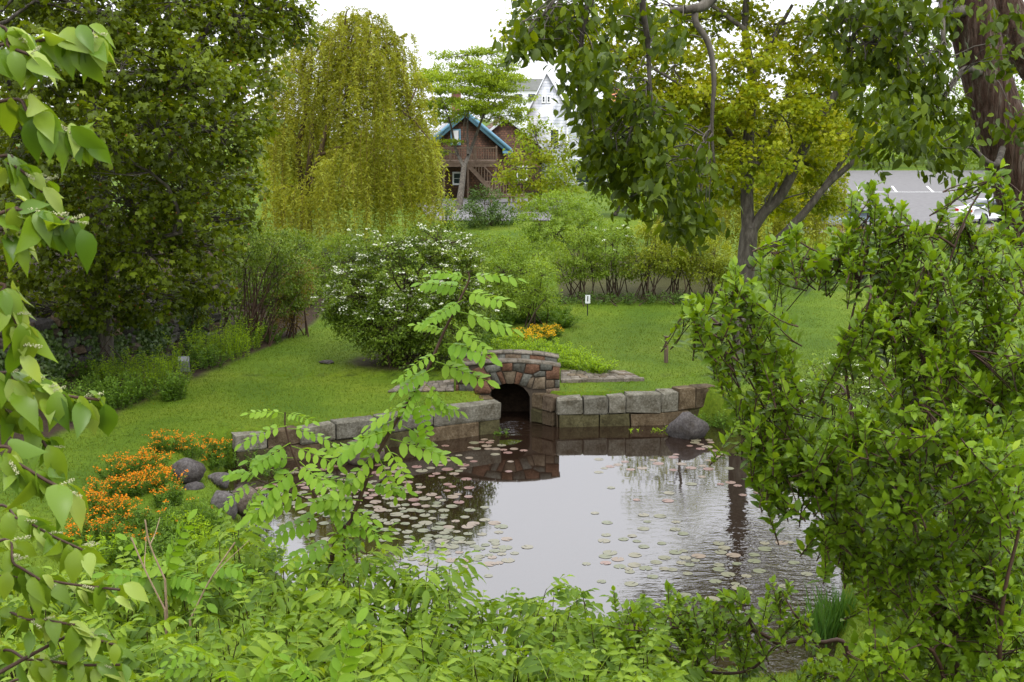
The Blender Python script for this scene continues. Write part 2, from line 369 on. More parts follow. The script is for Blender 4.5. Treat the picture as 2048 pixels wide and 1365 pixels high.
M['roofgrey'] = noisemat('grey_roof', [(.22, .22, .22), (.30, .30, .30)], 3, .9)
M['rooftan'] = noisemat('tan_roof', [(.30, .19, .13), (.38, .26, .19)], 3, .9)
M['rooflight'] = noisemat('pale_roof', [(.45, .46, .49), (.55, .56, .58)], 3, .9)
M['blue'] = plain('blue_trim', (.15, .31, .44), .5)
M['white'] = plain('white_trim', (.75, .76, .78), .5)
M['glass'] = plain('window_glass', (.03, .04, .05), .05, 0, .7)
M['pad'] = None
m, n, b = newmat('lily_pad')
at = n.nodes.new('ShaderNodeAttribute'); at.attribute_name = 'rnd'
r = ramp(n, [(.10, .105, .055), (.14, .125, .08), (.165, .105, .08), (.14, .075, .06)], [0, .45, .75, 1]); n.links.new(at.outputs['Fac'], r.inputs[0])
n.links.new(r.outputs[0], b.inputs['Base Color']); b.inputs['Roughness'].default_value = .34; b.inputs['Specular IOR Level'].default_value = .6
M['pad'] = m

# ------------------------------------------------------------------ terrain
WL = [G(470, 936), G(700, 908), G(880, 882), G(1003, 866)]       # west retaining wall, waterline
WR = [G(1112, 856), G(1330, 851), G(1432, 838)]                  # east retaining wall, waterline
CH0 = np.array([-.66, 36.5, 0]); CH1 = np.array([.58, 36.5, 0])
POND = [G(470, 936), G(700, 908), G(880, 882), G(1003, 866), np.array([-.64, 35.2, 0]), CH0, CH1, np.array([.56, 35.2, 0]), G(1112, 856), G(1330, 851), G(1400, 846),
        G(1480, 872), G(1600, 940), G(1660, 1020), G(1668, 1130), G(1650, 1240), np.array([4.7, 18.4, 0]), np.array([3.6, 17.4, 0]), np.array([1.6, 17.6, 0]),
        np.array([-.5, 18.6, 0]), np.array([-2.4, 20.2, 0]), np.array([-4.0, 22.4, 0]), G(520, 1085), G(505, 1030), G(470, 1000), G(440, 965)]
PX = np.array([p[0] for p in POND]); PY = np.array([p[1] for p in POND])
def sdf_pond(x, y):
    x = np.asarray(x, float); y = np.asarray(y, float)
    d = np.full(x.shape, 1e9); ins = np.zeros(x.shape, bool); n = len(PX)
    for i in range(n):
        x0, y0, x1, y1 = PX[i], PY[i], PX[(i + 1) % n], PY[(i + 1) % n]
        ex, ey = x1 - x0, y1 - y0
        t = np.clip(((x - x0) * ex + (y - y0) * ey) / (ex * ex + ey * ey), 0, 1)
        d = np.minimum(d, np.hypot(x - x0 - t * ex, y - y0 - t * ey))
        c = ((y0 > y) != (y1 > y)) & (x < (x1 - x0) * (y - y0) / ((y1 - y0) if y1 != y0 else 1e-9) + x0)
        ins ^= c
    return np.where(ins, -d, d)
def sstep(a, b, x):
    t = np.clip((x - a) / (b - a), 0, 1); return t * t * (3 - 2 * t)
def H0(x, y):
    yl = [-60, 0, 4, 8, 12, 15, 17, 20, 24, 30, 34, 40, 46, 54, 62, 70, 90, 120, 200, 600, 3000]
    zl = [7.6, 7.0, 5.9, 4.1, 2.4, 1.3, .8, .55, .7, .84, .89, 1.03, 1.2, 1.7, 2.6, 3.2, 3.3, 3.8, 5, 7, 10]
    zr = [7.6, 7.0, 5.9, 4.1, 2.4, 1.3, .8, .55, .7, .84, .89, 1.03, 1.15, 1.4, 1.65, 1.9, 2.9, 4.0, 6, 9, 12]
    a = np.interp(y, yl, zl); b = np.interp(y, yl, zr)
    h = a + (b - a) * sstep(6, 14, x)
    h = h + 1.8 * sstep(-12.0, -17.0, x) * sstep(26, 30, y) + .5 * sstep(4.5, 7.5, x) * sstep(34, 28, y) * sstep(14, 20, y)
    return h
def H(x, y):
    x = np.asarray(x, float); y = np.asarray(y, float)
    h = H0(x, y); d = sdf_pond(x, y)
    wall = ((y > 29.8) & (x < 6.2) & (x > -7.2))
    lo = np.where(wall, .12, -.35); hi = np.where(wall, .40, .9)
    return -.7 + (h + .7) * sstep(0, 1, (d - lo) / (hi - lo))
def Hs(x, y): return float(H(np.array([x]), np.array([y]))[0])
def onG(px, py):
    """terrain point seen at a pixel"""
    Ys = np.arange(13, 200, .05); q = np.array([P(px, py, 1.0) - EYE]) * Ys[:, None] + EYE
    k = np.argmax(q[:, 2] <= H(q[:, 0], q[:, 1]))
    if k > 0: return q[k]
    return P(px, py, 100)

xs = np.concatenate([-np.geomspace(22, 2500, 22)[::-1], np.arange(-21.6, -8.6, .4), np.arange(-8.6, 7.6, .15), np.arange(7.6, 22, .4), np.geomspace(22.4, 2500, 22)])
ys = np.concatenate([np.arange(-40, 10, 2.5), np.arange(10, 29.4, .35), np.arange(29.4, 37.2, .15), np.arange(37.2, 60, .5), np.arange(60, 130, 3), np.geomspace(131, 3000, 24)])
XX, YY = np.meshgrid(xs, ys); ZZ = H(XX, YY)
rng = np.random.default_rng(1)
ZZ = ZZ + np.where((YY > 10) & (YY < 60) & (np.abs(XX) < 22), rng.normal(0, .006, XX.shape), 0)
V = np.stack([XX, YY, ZZ], -1).reshape(-1, 3); nx = len(xs); ny = len(ys)
i0 = (np.arange(ny - 1)[:, None] * nx + np.arange(nx - 1)[None]).ravel()
Q = np.stack([i0, i0 + 1, i0 + nx + 1, i0 + nx], 1)
def edge_x(y):   # border edge of the west lawn, from the photograph
    ey = [20, 26, 32.4, 36.5, 42.4, 45.4, 50]; ex = [-13.5, -12.8, -10.6, -9.6, -7.9, -7.3, -7.0]
    return np.interp(y, ey, ex)
d = sdf_pond(XX, YY)
soil = np.maximum(sstep(.25, 0, d), sstep(0.05, -.25, XX - edge_x(YY)) * (YY > 26) * (YY < 60))
soil = np.maximum(soil, sstep(15.5, 13.5, YY) * sstep(7, 3, np.abs(XX - 8)) * 0 + (YY < 15) * sstep(2.0, 1.2, XX) * 1.0)
soil = np.maximum(soil, sstep(1.1, .8, np.hypot((XX + 3.3) / 2.0, (YY - 39.3) / 1.4)) * .9); soil = np.maximum(soil, (np.abs(XX) < .95) & (YY > 35.2) & (YY < 37.3))
soil = np.maximum(soil, ((YY > 49.8) & (YY < 60) & (XX > 2) & (XX < 9)) * .8)
gb = MB().add(V, Q, soil.ravel()); ground = structure(gb.build('ground', M['ground'], None, True))

wb = bmesh.new()
f = wb.faces.new([wb.verts.new((a, b_, 0)) for a, b_ in zip(PX, PY)])
bmesh.ops.recalc_face_normals(wb, faces=[f])
if f.normal.z < 0: f.normal_flip()
# let the sheet run a little under the banks and walls
c = Vector((0, 26, 0))
for v in wb.verts:
    if v.co.y < 30: v.co = c + (v.co - c) * 1.06
    else: v.co.y += .1 if v.co.y < 37 else 0
bmesh.ops.triangulate(wb, faces=wb.faces[:])
me = bpy.data.meshes.new('pond_water'); wb.to_mesh(me); wb.free(); me.materials.append(M['water'])
structure(obj('pond_water', me))

# ------------------------------------------------------------------ stonework
def prism_poly(poly, y0, y1, shrink=.006, bev=.015, rng=None, jit=.0):
    """polygon in x,z (list) extruded along y from front y0 to back y1, with a bevelled front"""
    p = np.array(poly, float); c = p.mean(0)
    a = p - c; L = np.linalg.norm(a, axis=1, keepdims=True)
    o = c + a * (1 - shrink / L); i_ = c + a * (1 - (shrink + bev) / L)
    n = len(p); dz = rng.uniform(-jit, jit) if rng is not None else 0
    V = np.concatenate([np.c_[i_[:, 0], np.full(n, y0 + dz), i_[:, 1]], np.c_[o[:, 0], np.full(n, y0 + dz + bev), o[:, 1]], np.c_[o[:, 0], np.full(n, y1), o[:, 1]]])
    A = np.sum(p[:, 0] * np.roll(p[:, 1], -1) - np.roll(p[:, 0], -1) * p[:, 1])
    k = np.arange(n); kn = (k + 1) % n
    Qs = np.concatenate([np.stack([k, kn, kn + n, k + n], 1), np.stack([k + n, kn + n, kn + 2 * n, k + 2 * n], 1)])[:, ::-1]
    fr = [k.copy()[None], (k[::-1] + 2 * n)[None]]
    if A < 0:
        Qs = Qs[:, ::-1]; fr = [fr[0][:, ::-1], fr[1][:, ::-1]]
    return V, [Qs] + fr

rng = np.random.default_rng(5)
BY = 35.3                                                       # near face of the bridge
def zx(x): return -1.63 + (x - 435) / 617. * 3.01
def zz(y): return 1.77 - (y - 243) / 203.
def topz(x):                                                    # top of the parapet wall under its coping
    return 1.60 + .15 * max(0.0, 1 - ((x + .12) / 1.55) ** 2) - .005
STONES = [
 ('red', [(615, 345), (638, 335), (670, 402), (650, 412)]), ('grey', [(638, 300), (672, 302), (708, 378), (674, 398)]),
 ('red', [(676, 306), (708, 300), (735, 372), (712, 378)]), ('beige', [(716, 302), (793, 299), (779, 374), (738, 374)]),
 ('red', [(797, 302), (833, 312), (808, 378), (782, 374)]), ('grey', [(838, 312), (890, 320), (850, 390), (812, 380)]),
 ('beige', [(872, 338), (902, 336), (882, 402), (855, 394)]), ('grey', [(600, 268), (704, 253), (702, 290), (676, 302), (622, 308)]),
 ('red', [(708, 252), (772, 247), (770, 296), (708, 298)]), ('grey', [(776, 247), (852, 247), (836, 308), (798, 299), (777, 295)]),
 ('red', [(856, 247), (932, 250), (932, 294), (890, 316), (840, 308)]), ('grey', [(936, 252), (1008, 260), (1004, 292), (936, 292)]),
 ('red', [(1012, 262), (1052, 270), (1052, 346), (970, 346), (970, 297), (1008, 293)]), ('grey', [(894, 316), (934, 296), (967, 297), (966, 328), (906, 334)]),
 ('beige', [(906, 338), (966, 332), (966, 405), (888, 405)]), ('brown', [(970, 350), (1020, 350), (1020, 396), (970, 400)]),
 ('grey', [(1024, 350), (1052, 350), (1052, 394), (1024, 396)]), ('red', [(530, 288), (597, 268), (619, 308), (636, 306), (634, 334), (600, 356), (542, 346)]),
 ('grey', [(470, 304), (526, 288), (536, 332), (458, 336)]), ('brown', [(456, 340), (538, 346), (541, 370), (456, 373)]),
 ('grey', [(456, 377), (541, 373), (543, 420), (456, 424)]), ('red', [(545, 362), (606, 356), (614, 350), (648, 412), (640, 432), (546, 430)]),
 ('beige', [(436, 318), (466, 306), (453, 340), (453, 373), (436, 375)]), ('red', [(436, 379), (453, 378), (453, 424), (436, 425)]),
 ('brown', [(970, 404), (1052, 398), (1052, 440), (970, 440)]), ('brown', [(456, 428), (543, 424), (546, 460), (456, 460)]),
]
bridge = thing('stone_footbridge', 'small arched stone footbridge with curved parapets over the pond inlet', 'bridge', (0, 0, 0))
ARC = [(-.62, -.5), (-.62, .86), (-.53, 1.0), (-.36, 1.12), (-.12, 1.16), (.12, 1.12), (.32, 1.02), (.46, .86), (.52, .72), (.52, -.5)]
def core(y0, y1, full):
    xs_ = np.linspace(-1.615, 1.365, 13)
    outl = [(x, topz(x)) for x in xs_] + [(1.365, -.5)] + [(a, b) for a, b in ARC[::-1]] + [(-1.615, -.5)]
    bm = bmesh.new()
    f1 = bm.faces.new([bm.verts.new((x, y0, z)) for x, z in outl])
    r_ = bmesh.ops.extrude_face_region(bm, geom=[f1])
    for v in [g for g in r_['geom'] if isinstance(g, bmesh.types.BMVert)]: v.co.y = y1
    bmesh.ops.triangulate(bm, faces=bm.faces[:]); bmesh.ops.recalc_face_normals(bm, faces=bm.faces)
    me = bpy.data.meshes.new('parapet_core'); bm.to_mesh(me); bm.free(); me.materials.append(M['mortar']); return me
obj('parapet_core', core(BY, BY + .34, True), bridge)
obj('parapet_core', core(BY + 1.42, BY + 1.75, True), bridge)
for kind, poly in STONES:
    pl = [(zx(a), zz(b_)) for a, b_ in poly]
    V, Fs = prism_poly(pl, BY - .045, BY + .05, .007, .014, rng, .012)
    MB().add(V, Fs).build('facing_stone', M['st_' + kind], bridge)
# inner face of the far parapet: a row of stones below its coping
e = np.linspace(-1.6, 1.35, 9) + np.r_[0, rng.uniform(-.08, .08, 7), 0]
for i in range(8):
    pl = [(e[i], 1.2), (e[i + 1], 1.2), (e[i + 1], topz(e[i + 1]) - .006), (e[i], topz(e[i]) - .006)]
    V, Fs = prism_poly(pl, BY + 1.385, BY + 1.45, .006, .012, rng, .008)
    MB().add(V, Fs).build('facing_stone', M[['st_brown', 'st_grey', 'st_red', 'st_grey'][i % 4]], bridge)
for y0, ncop in ((BY - .05, 5), (BY + 1.37, 7)):
    e = np.linspace(-1.66, 1.41, ncop + 1) + np.r_[0, rng.uniform(-.1, .1, ncop - 1), 0]
    for i in range(ncop):
        xs_ = np.linspace(e[i] + .004, e[i + 1] - .004, 5); V = []
        for x in xs_:
            z = topz(x); jt = rng.normal(0, .005, 4)
            V += [(x, y0 + jt[0], z), (x, y0 + .43 + jt[1], z), (x, y0 + .41, z + .065 + jt[2]), (x, y0 + .02, z + .065 + jt[3])]
        n = 4; a = np.arange(n); b_ = (a + 1) % n
        Q = np.concatenate([np.stack([k * n + a, k * n + b_, (k + 1) * n + b_, (k + 1) * n + a], 1) for k in range(4)])
        MB().add(V, [Q, np.array([[0, 1, 2, 3]])[:, ::-1], np.array([[16, 17, 18, 19]])]).build('coping_stone', M['coping'], bridge)
# barrel and deck
b2 = MB()
a = np.array(ARC[1:-1]); k = len(a)
V = np.concatenate([np.c_[a[:, 0], np.full(k, BY + .3), a[:, 1]], np.c_[a[:, 0], np.full(k, BY + 1.5), a[:, 1]]])
b2.add(V, np.stack([np.arange(k - 1), np.arange(1, k), np.arange(1, k) + k, np.arange(k - 1) + k], 1))
for x in (-.62, .52):
    b2.add([(x, BY + .3, -.6), (x, BY + 1.5, -.6), (x, BY + 1.5, .87), (x, BY + .3, .87)], np.array([[0, 1, 2, 3]]))
b2.build('barrel', M['mortar'], bridge)
b2 = MB(); xs_ = np.linspace(-1.6, 1.35, 9); zt = [1.02 + .18 * max(0, 1 - ((x + .12) / 1.5) ** 2) for x in xs_]
V = np.concatenate([np.c_[xs_, np.full(9, BY + .35), zt], np.c_[xs_, np.full(9, BY + 1.41), zt]])
b2.add(V, np.stack([np.arange(8), np.arange(1, 9), np.arange(1, 9) + 9, np.arange(8) + 9], 1)).build('deck', M['paver'], bridge)

def rough_block(size, rng, bev=.03, jit=.014):
    bm = bmesh.new(); bmesh.ops.create_cube(bm, size=1)
    for v in bm.verts:
        v.co.x *= size[0]; v.co.y *= size[1]; v.co.z *= size[2]
    bmesh.ops.bevel(bm, geom=bm.edges[:], offset=bev, segments=1, affect='EDGES', profile=.6)
    for v in bm.verts: v.co += Vector(rng.normal(0, jit, 3))
    return bm
def bm_obj(name, bm, mat, parent, loc=(0, 0, 0), rz=0, rot=None):
    me = bpy.data.meshes.new(name); bm.to_mesh(me); bm.free(); me.materials.append(mat)
    o = obj(name, me, parent); o.location = loc; o.rotation_euler = rot if rot else (0, 0, rz); return o
def course(parent, path, cuts, z0, z1f, depth, setback, mats, rng, name='granite_block'):
    """blocks between consecutive cuts (arc length) along a plan path"""
    p = np.array(path)[:, :2]; seg = np.linalg.norm(np.diff(p, axis=0), axis=1); cum = np.r_[0, np.cumsum(seg)]
    at = lambda s: np.array([np.interp(s, cum, p[:, 0]), np.interp(s, cum, p[:, 1])])
    for i in range(len(cuts) - 1):
        a, b_ = at(cuts[i]), at(cuts[i + 1]); d_ = b_ - a; L = np.linalg.norm(d_); t = d_ / L; nrm_ = np.array([-t[1], t[0]])
        z1 = z1f(i); h = z1 - z0; m_ = (a + b_) / 2 + nrm_ * (setback + depth / 2)
        bm = rough_block((L - .018, depth, h - .012), rng)
        bm_obj(name, bm, M[mats[i % len(mats)]], parent, (m_[0], m_[1] + rng.normal(0, .012), z0 + h / 2), 0, (rng.normal(0, .02), rng.normal(0, .014), math.atan2(t[1], t[0]) + rng.normal(0, .012)))
def cuts_from_px(path, pxs, Y=33.5):
    p = np.array(path)[:, :2]; seg = np.linalg.norm(np.diff(p, axis=0), axis=1); cum = np.r_[0, np.cumsum(seg)]
    s = np.linspace(0, cum[-1], 400); xx = np.interp(s, cum, p[:, 0]); yy = np.interp(s, cum, p[:, 1])
    sc_px = 1024 + F * xx / (yy * cp + 7.9 * sp_)
    return np.interp(pxs, sc_px, s)
ww = thing('retaining_wall', 'long low grey granite block wall holding the lawn left of the footbridge', 'wall')
course(ww, WL, cuts_from_px(WL, [470, 535, 600, 672, 757, 868, 1003]), .40, lambda i: [.80, .82, .84, .86, .87, .89][i], .46, 0, ['granite', 'granite_rust', 'granite', 'granite', 'granite', 'granite'], rng)
course(ww, WL, cuts_from_px(WL, [470, 560, 640, 740, 830, 960, 1002]), -.5, lambda i: .40, .42, .03, ['granite_moss', 'granite_rust', 'granite_moss'], rng)
we = thing('retaining_wall', 'grey granite block wall with mossy lower course right of the footbridge', 'wall')
course(we, WR, cuts_from_px(WR, [1112, 1166, 1216, 1252, 1323, 1358, 1392, 1430]), .36, lambda i: [.84, .84, .89, .92, .96, 1.0, 1.0][i], .46, 0, ['granite', 'granite', 'granite', 'granite', 'granite', 'granite_rust', 'granite_rust'], rng)
course(we, WR, cuts_from_px(WR, [1113, 1118, 1200, 1262, 1330, 1380, 1430]), -.5, lambda i: .36, .42, .03, ['granite_rust', 'granite_moss', 'granite_moss', 'granite_rust'], rng)
# channel side walls (from the bridge mouth to the pond)
RP = [WR[0], np.array([.56, BY, 0])]
def side(parent, a, b_, topz_, mats):
    a = np.array(a)[:2]; b_ = np.array(b_)[:2]; d_ = b_ - a; L = np.linalg.norm(d_); t = d_ / L; nn = np.array([t[1], -t[0]])
    for z0, z1, cutn in ((-.5, .0, 1), (.0, .42, 2), (.42, topz_, 2)):
        for k in range(cutn):
            s0, s1 = k / cutn, (k + 1) / cutn; m_ = a + d_ * (s0 + s1) / 2 + nn * .2
            bm = rough_block((L / cutn - .012, .4, z1 - z0 - .01), rng)
            bm_obj('granite_block', bm, M[mats[(k + int(z0 * 5)) % len(mats)]], parent, (m_[0], m_[1], (z0 + z1) / 2), math.atan2(t[1], t[0]))
side(we, (1.16, 34.66), (.54, BY + .02), .86, ['granite_rust', 'granite_moss', 'st_brown'])
side(ww, (-.64, BY + .02), (-.40, 34.30), .80, ['granite_rust', 'granite_moss'])

# paved path either side of the bridge: granite setts laid in rows
path = structure(bpy.data.objects.new('footpath', None)); COL.objects.link(path)
def paved(quad, rows, colsn, front):
    q = [np.array(p) for p in quad]    # near-left, near-right, far-right, far-left
    base = MB()
    V = []; nu, nv = 9, 4
    for j in range(nv):
        for i in range(nu):
            u, v = i / (nu - 1), j / (nv - 1)
            p = (q[0] * (1 - u) + q[1] * u) * (1 - v) + (q[3] * (1 - u) + q[2] * u) * v
            V.append((p[0], p[1], Hs(p[0], p[1]) + .03))
    i0 = (np.arange(nv - 1)[:, None] * nu + np.arange(nu - 1)[None]).ravel()
    base.add(V, np.stack([i0, i0 + 1, i0 + nu + 1, i0 + nu], 1)).build('bedding', M['mortar'], path)
    for j in range(rows):
        v0, v1 = j / rows, (j + 1) / rows
        cu = np.linspace(0, 1, colsn + 1); cu[1:-1] += rng.uniform(-.25, .25, colsn - 1) / colsn + (.3 / colsn if j % 2 else 0)
        for i in range(colsn):
            u0, u1 = cu[i], cu[i + 1]
            pt = lambda u, v: (q[0] * (1 - u) + q[1] * u) * (1 - v) + (q[3] * (1 - u) + q[2] * u) * v
            c4 = [pt(u0, v0), pt(u1, v0), pt(u1, v1), pt(u0, v1)]; c = sum(c4) / 4
            bot = [c + (p - c) * .93 for p in c4]; top = [c + (p - c) * .86 for p in c4]
            z = Hs(c[0], c[1]); zt = z + .062 + rng.normal(0, .006)
            V = [(p[0], p[1], z + .01) for p in bot] + [(p[0], p[1], zt - .012) for p in bot] + [(p[0], p[1], zt) for p in top]
            Fq = [(a + l, (a + 1) % 4 + l, (a + 1) % 4 + l + 4, a + l + 4) for l in (0, 4) for a in range(4)] + [(8, 9, 10, 11)]
            MB().add(V, np.array(Fq)).build('sett', M[['paver', 'paver', 'st_beige', 'coping'][rng.integers(4)]], path)
    if front:
        for k in range(4):
            a = q[0] + (q[1] - q[0]) * k / 4; b_ = q[0] + (q[1] - q[0]) * (k + 1) / 4; m_ = (a + b_) / 2; t = b_ - a
            bm = rough_block((np.linalg.norm(t[:2]) - .015, .14, .2), rng, .015, .005)
            bm_obj('kerb_stone', bm, M['coping'], path, (m_[0], m_[1] - .08, Hs(m_[0], m_[1]) + .0), math.atan2(t[1], t[0]))
paved([G(1121, 766, .92), G(1288, 761, .95), G(1250, 744, .98), G(1121, 743, .98)], 5, 9, True)
paved([G(775, 786, .92), G(908, 784, .92), G(908, 762, .95), G(800, 770, .95)], 4, 8, False)

# boulders and stones
def boulder(name, label, p, size, mat, seed, group=None, sink=.3, rz=0, peak=0.0):
    rg = np.random.default_rng(seed)
    bm = bmesh.new(); bmesh.ops.create_icosphere(bm, subdivisions=3, radius=1)
    dirs = nrm(rg.normal(size=(9, 3))); offs = rg.uniform(.62, .95, 9)
    for v in bm.verts:
        n = np.array(v.co); n = n / np.linalg.norm(n)
        k = 1.0
        for d_, o_ in zip(dirs, offs):
            t = n @ d_
            if t > .05: k = min(k, o_ / t)
        k = k * .9 + .1
        k *= 1 + .05 * math.sin(5 * n[0] + seed) * math.sin(4 * n[1] + 2 * seed) + .03 * math.sin(11 * n[2] + seed)
        v.co = Vector(n * k * np.array(size)) + Vector(rg.normal(0, .005, 3))
        if peak: q_ = 1 - peak * max(0.0, n[2]); v.co.x *= q_; v.co.y *= q_
    for f_ in bm.faces: f_.smooth = True
    o = bm_obj(name, bm, M[mat], None, (p[0], p[1], p[2] + size[2] * (1 - sink)), rz)
    tag(o, label, 'rock', group); return o
boulder('boulder', 'large dark grey boulder beside the orange flowers on the pond bank', P(378, 968, 26.6), (.40, .30, .33), 'boulder', 1, sink=.15)
boulder('boulder', 'small dark rock tucked under the large grey boulder by the orange flowers', P(388, 988, 26.2), (.24, .2, .15), 'boulder', 2, sink=.1)
boulder('boulder', 'dark grey rock half hidden between the large boulder and the water', P(440, 975, 27.4), (.30, .25, .22), 'boulder', 3)
boulder('boulder', 'rounded grey boulder standing upright at the lily pad water edge', P(448, 1040, 25.2), (.28, .25, .40), 'boulder', 4)
boulder('boulder', 'brown grey boulder with its foot in the water beside the upright rounded one', P(490, 1025, 25.6), (.38, .32, .34), 'boulder_b', 5)
boulder('boulder', 'pale brown boulder at the foot of the left granite wall behind the sapling', P(726, 925, 30.9), (.55, .4, .36), 'boulder_b', 6)
boulder('boulder', 'pointed grey boulder standing in the water below the right granite wall', P(1376, 872, 33.6), (.62, .45, .46), 'boulder', 17, peak=.5, sink=.5)
boulder('flat_stone', 'flat dark stone lying alone on the left lawn', onG(653, 727), (.26, .2, .06), 'boulder', 8)
slab = onG(368, 742)
so_ = bm_obj('granite_slab', rough_block((.34, .5, .5), rng, .02, .006), M['slab'], None, (slab[0], slab[1], slab[2] + .14), .3, (R(8), 0, .25))
tag(so_, 'upright grey granite marker slab standing in the fern border', 'stone marker')

# old field-stone wall under the ivy
fw = thing('field_stone_wall', 'old rough field stone wall behind the left border, overgrown with ivy', 'wall')
rgw = np.random.default_rng(77)
WLP = np.array([(-15.0, 33.0), (-13.2, 36.0), (-11.6, 39.5), (-10.4, 43)])
seg = np.linalg.norm(np.diff(WLP, axis=0), axis=1); cum = np.r_[0, np.cumsum(seg)]
protos = []
for k in range(5):
    bm = rough_block((.55 + .12 * (k % 3), .45, .34), rgw, .09, .03); mm_ = bpy.data.meshes.new('field_stone'); bm.to_mesh(mm_); bm.free()
    mm_.materials.append(M[['st_brown', 'boulder', 'st_grey', 'boulder_b', 'st_brown'][k]]); protos.append(mm_)
for row in range(7):
    s = rgw.uniform(0, .5)
    while s < cum[-1]:
        x, y = np.interp(s, cum, WLP[:, 0]), np.interp(s, cum, WLP[:, 1]); x2, y2 = np.interp(s + .3, cum, WLP[:, 0]), np.interp(s + .3, cum, WLP[:, 1])
        o = obj('field_stone', protos[rgw.integers(5)], fw)
        o.location = (x, y + rgw.normal(0, .04), .95 + row * .31); o.rotation_euler = (rgw.normal(0, .06), rgw.normal(0, .06), math.atan2(y2 - y, x2 - x) + rgw.normal(0, .1))
        s += .62

# sign and post
def box(name, mat, size, loc, parent=None, rot=(0, 0, 0), bev=0.0):
    bm = bmesh.new(); bmesh.ops.create_cube(bm, size=1)
    for v in bm.verts: v.co = Vector((v.co.x * size[0], v.co.y * size[1], v.co.z * size[2]))
    if bev: bmesh.ops.bevel(bm, geom=bm.edges[:], offset=bev, segments=2, affect='EDGES')
    return bm_obj(name, bm, M[mat], parent, loc, 0, rot)
M['ink'] = plain('black_ink', (.02, .02, .022)); M['post_metal'] = plain('dark_metal', (.035, .035, .035), .5, .6)
sg = onG(1175, 632)
st = thing('lawn_sign', 'small white notice board on a thin dark stake at the lawn edge', 'sign', sg)
box('stake', 'post_metal', (.04, .03, .55), (0, 0, .24), st)
bd = box('board', 'white', (.19, .02, .32), (0, -.03, .64), st, (0, 0, .1), .004)
box('pictogram_bar', 'ink', (.035, .008, .14), (0, -.0145, -.01), bd)
box('pictogram_head', 'ink', (.05, .008, .04), (0, -.0145, .09), bd)
pp = onG(1332, 726)
bm = bmesh.new(); bmesh.ops.create_cone(bm, cap_ends=True, segments=10, radius1=.07, radius2=.064, depth=.86)
bmesh.ops.bevel(bm, geom=[e_ for e_ in bm.edges if e_.calc_length() < .06], offset=.008, segments=1, affect='EDGES')
o = thing('lawn_post', 'short brown wooden post standing in the right lawn', 'post', (pp[0], pp[1], pp[2]))
bm_obj('shaft', bm, M['wood'], o, (0, 0, .40)); box('cap', 'wood', (.16, .15, .03), (0, 0, .845), o, (0, .06, .3), .006)

# ------------------------------------------------------------------ far buildings
def mesh_part(name, V, Fs, mat, parent): return MB().add(V, Fs).build(name, M[mat], parent)
def gable_wall(name, w_, z0, ze, zp, y, mat, parent, xoff=0, th=.2):
    pl = [(-w_ + xoff, z0), (w_ + xoff, z0), (w_ + xoff, ze), (xoff, zp), (-w_ + xoff, ze)]
    V = [(a, y, b_) for a, b_ in pl] + [(a, y + th, b_) for a, b_ in pl]
    Fs = [np.array([[0, 1, 2, 3, 4]]), np.array([[9, 8, 7, 6, 5]]), np.array([[i, i + 5, (i + 1) % 5 + 5, (i + 1) % 5] for i in range(5)])]
    return mesh_part(name, V, Fs, mat, parent)
def slope(name, x0, z0, x1, z1, y0, y1, th, mat, parent):
    V = [(x0, y0, z0), (x1, y0, z1), (x1, y1, z1), (x0, y1, z0)]; V += [(a, b_, c_ + th) for a, b_, c_ in V]
    return mesh_part(name, V, np.array([(3, 2, 1, 0), (4, 5, 6, 7), (0, 1, 5, 4), (1, 2, 6, 5), (2, 3, 7, 6), (3, 0, 4, 7)]), mat, parent)
def window(parent, x, y, z, w_, h_, trim, mull=True):
    wn = box('window', trim, (w_ + .2, .08, h_ + .2), (x, y, z), parent)
    box('pane', 'glass', (w_, .03, h_ / 2 - .03), (0, -.045, h_ / 4), wn); box('pane', 'glass', (w_, .03, h_ / 2 - .03), (0, -.045, -h_ / 4), wn)
    return wn
hp = P(931, 396, 88.0)
house = thing('shingle_house', 'brown shingled house with blue gable trim and wooden upper deck', 'house', (hp[0], hp[1], hp[2]), R(5))
gable_wall('wall', 2.85, -.3, 3.45, 5.75, 0, 'shingle', house)
for s in (-1, 1): box('wall', 'shingle', (.2, 9, 3.75), (s * 2.75, 4.7, 1.57), house)
slope('roof', -3.2, 3.28, 0.0, 5.95, -.35, 9.4, .12, 'roofgrey', house); slope('roof', 0.0, 5.95, 3.2, 3.28, -.35, 9.4, .12, 'roofgrey', house)
for s in (-1, 1):
    V = []
    for y in (-.46, -.36):
        V += [(s * 3.25, y, 3.1), (0, y, 5.80), (0, y, 6.1), (s * 3.25, y, 3.40)]
    Fq = np.array([(0, 1, 2, 3), (7, 6, 5, 4), (0, 4, 5, 1), (1, 5, 6, 2), (2, 6, 7, 3), (3, 7, 4, 0)])
    rk = mesh_part('rake_board', V, Fq if s > 0 else Fq[:, ::-1], 'blue', house)
    V2 = [(x * .97, y + .12, z - .22) for x, y, z in V]
    mesh_part('rake_moulding', V2, Fq if s > 0 else Fq[:, ::-1], 'blue', rk)
    box('eave_return', 'blue', (.7, .5, .16), (s * 2.95, -.2, 3.17), house)
ch = box('chimney', 'brick', (.66, .66, 1.9), (-.45, 3.5, 6.45), house); box('chimney_cap', 'brick', (.76, .76, .14), (0, 0, .9), ch)
wq = window(house, -.66, -.03, 4.2, .5, .9, 'blue'); box('shutter', 'white', (.44, .03, .9), (-.02, -.07, 0), wq); window(house, -.55, -.03, 1.35, .5, .7, 'white')
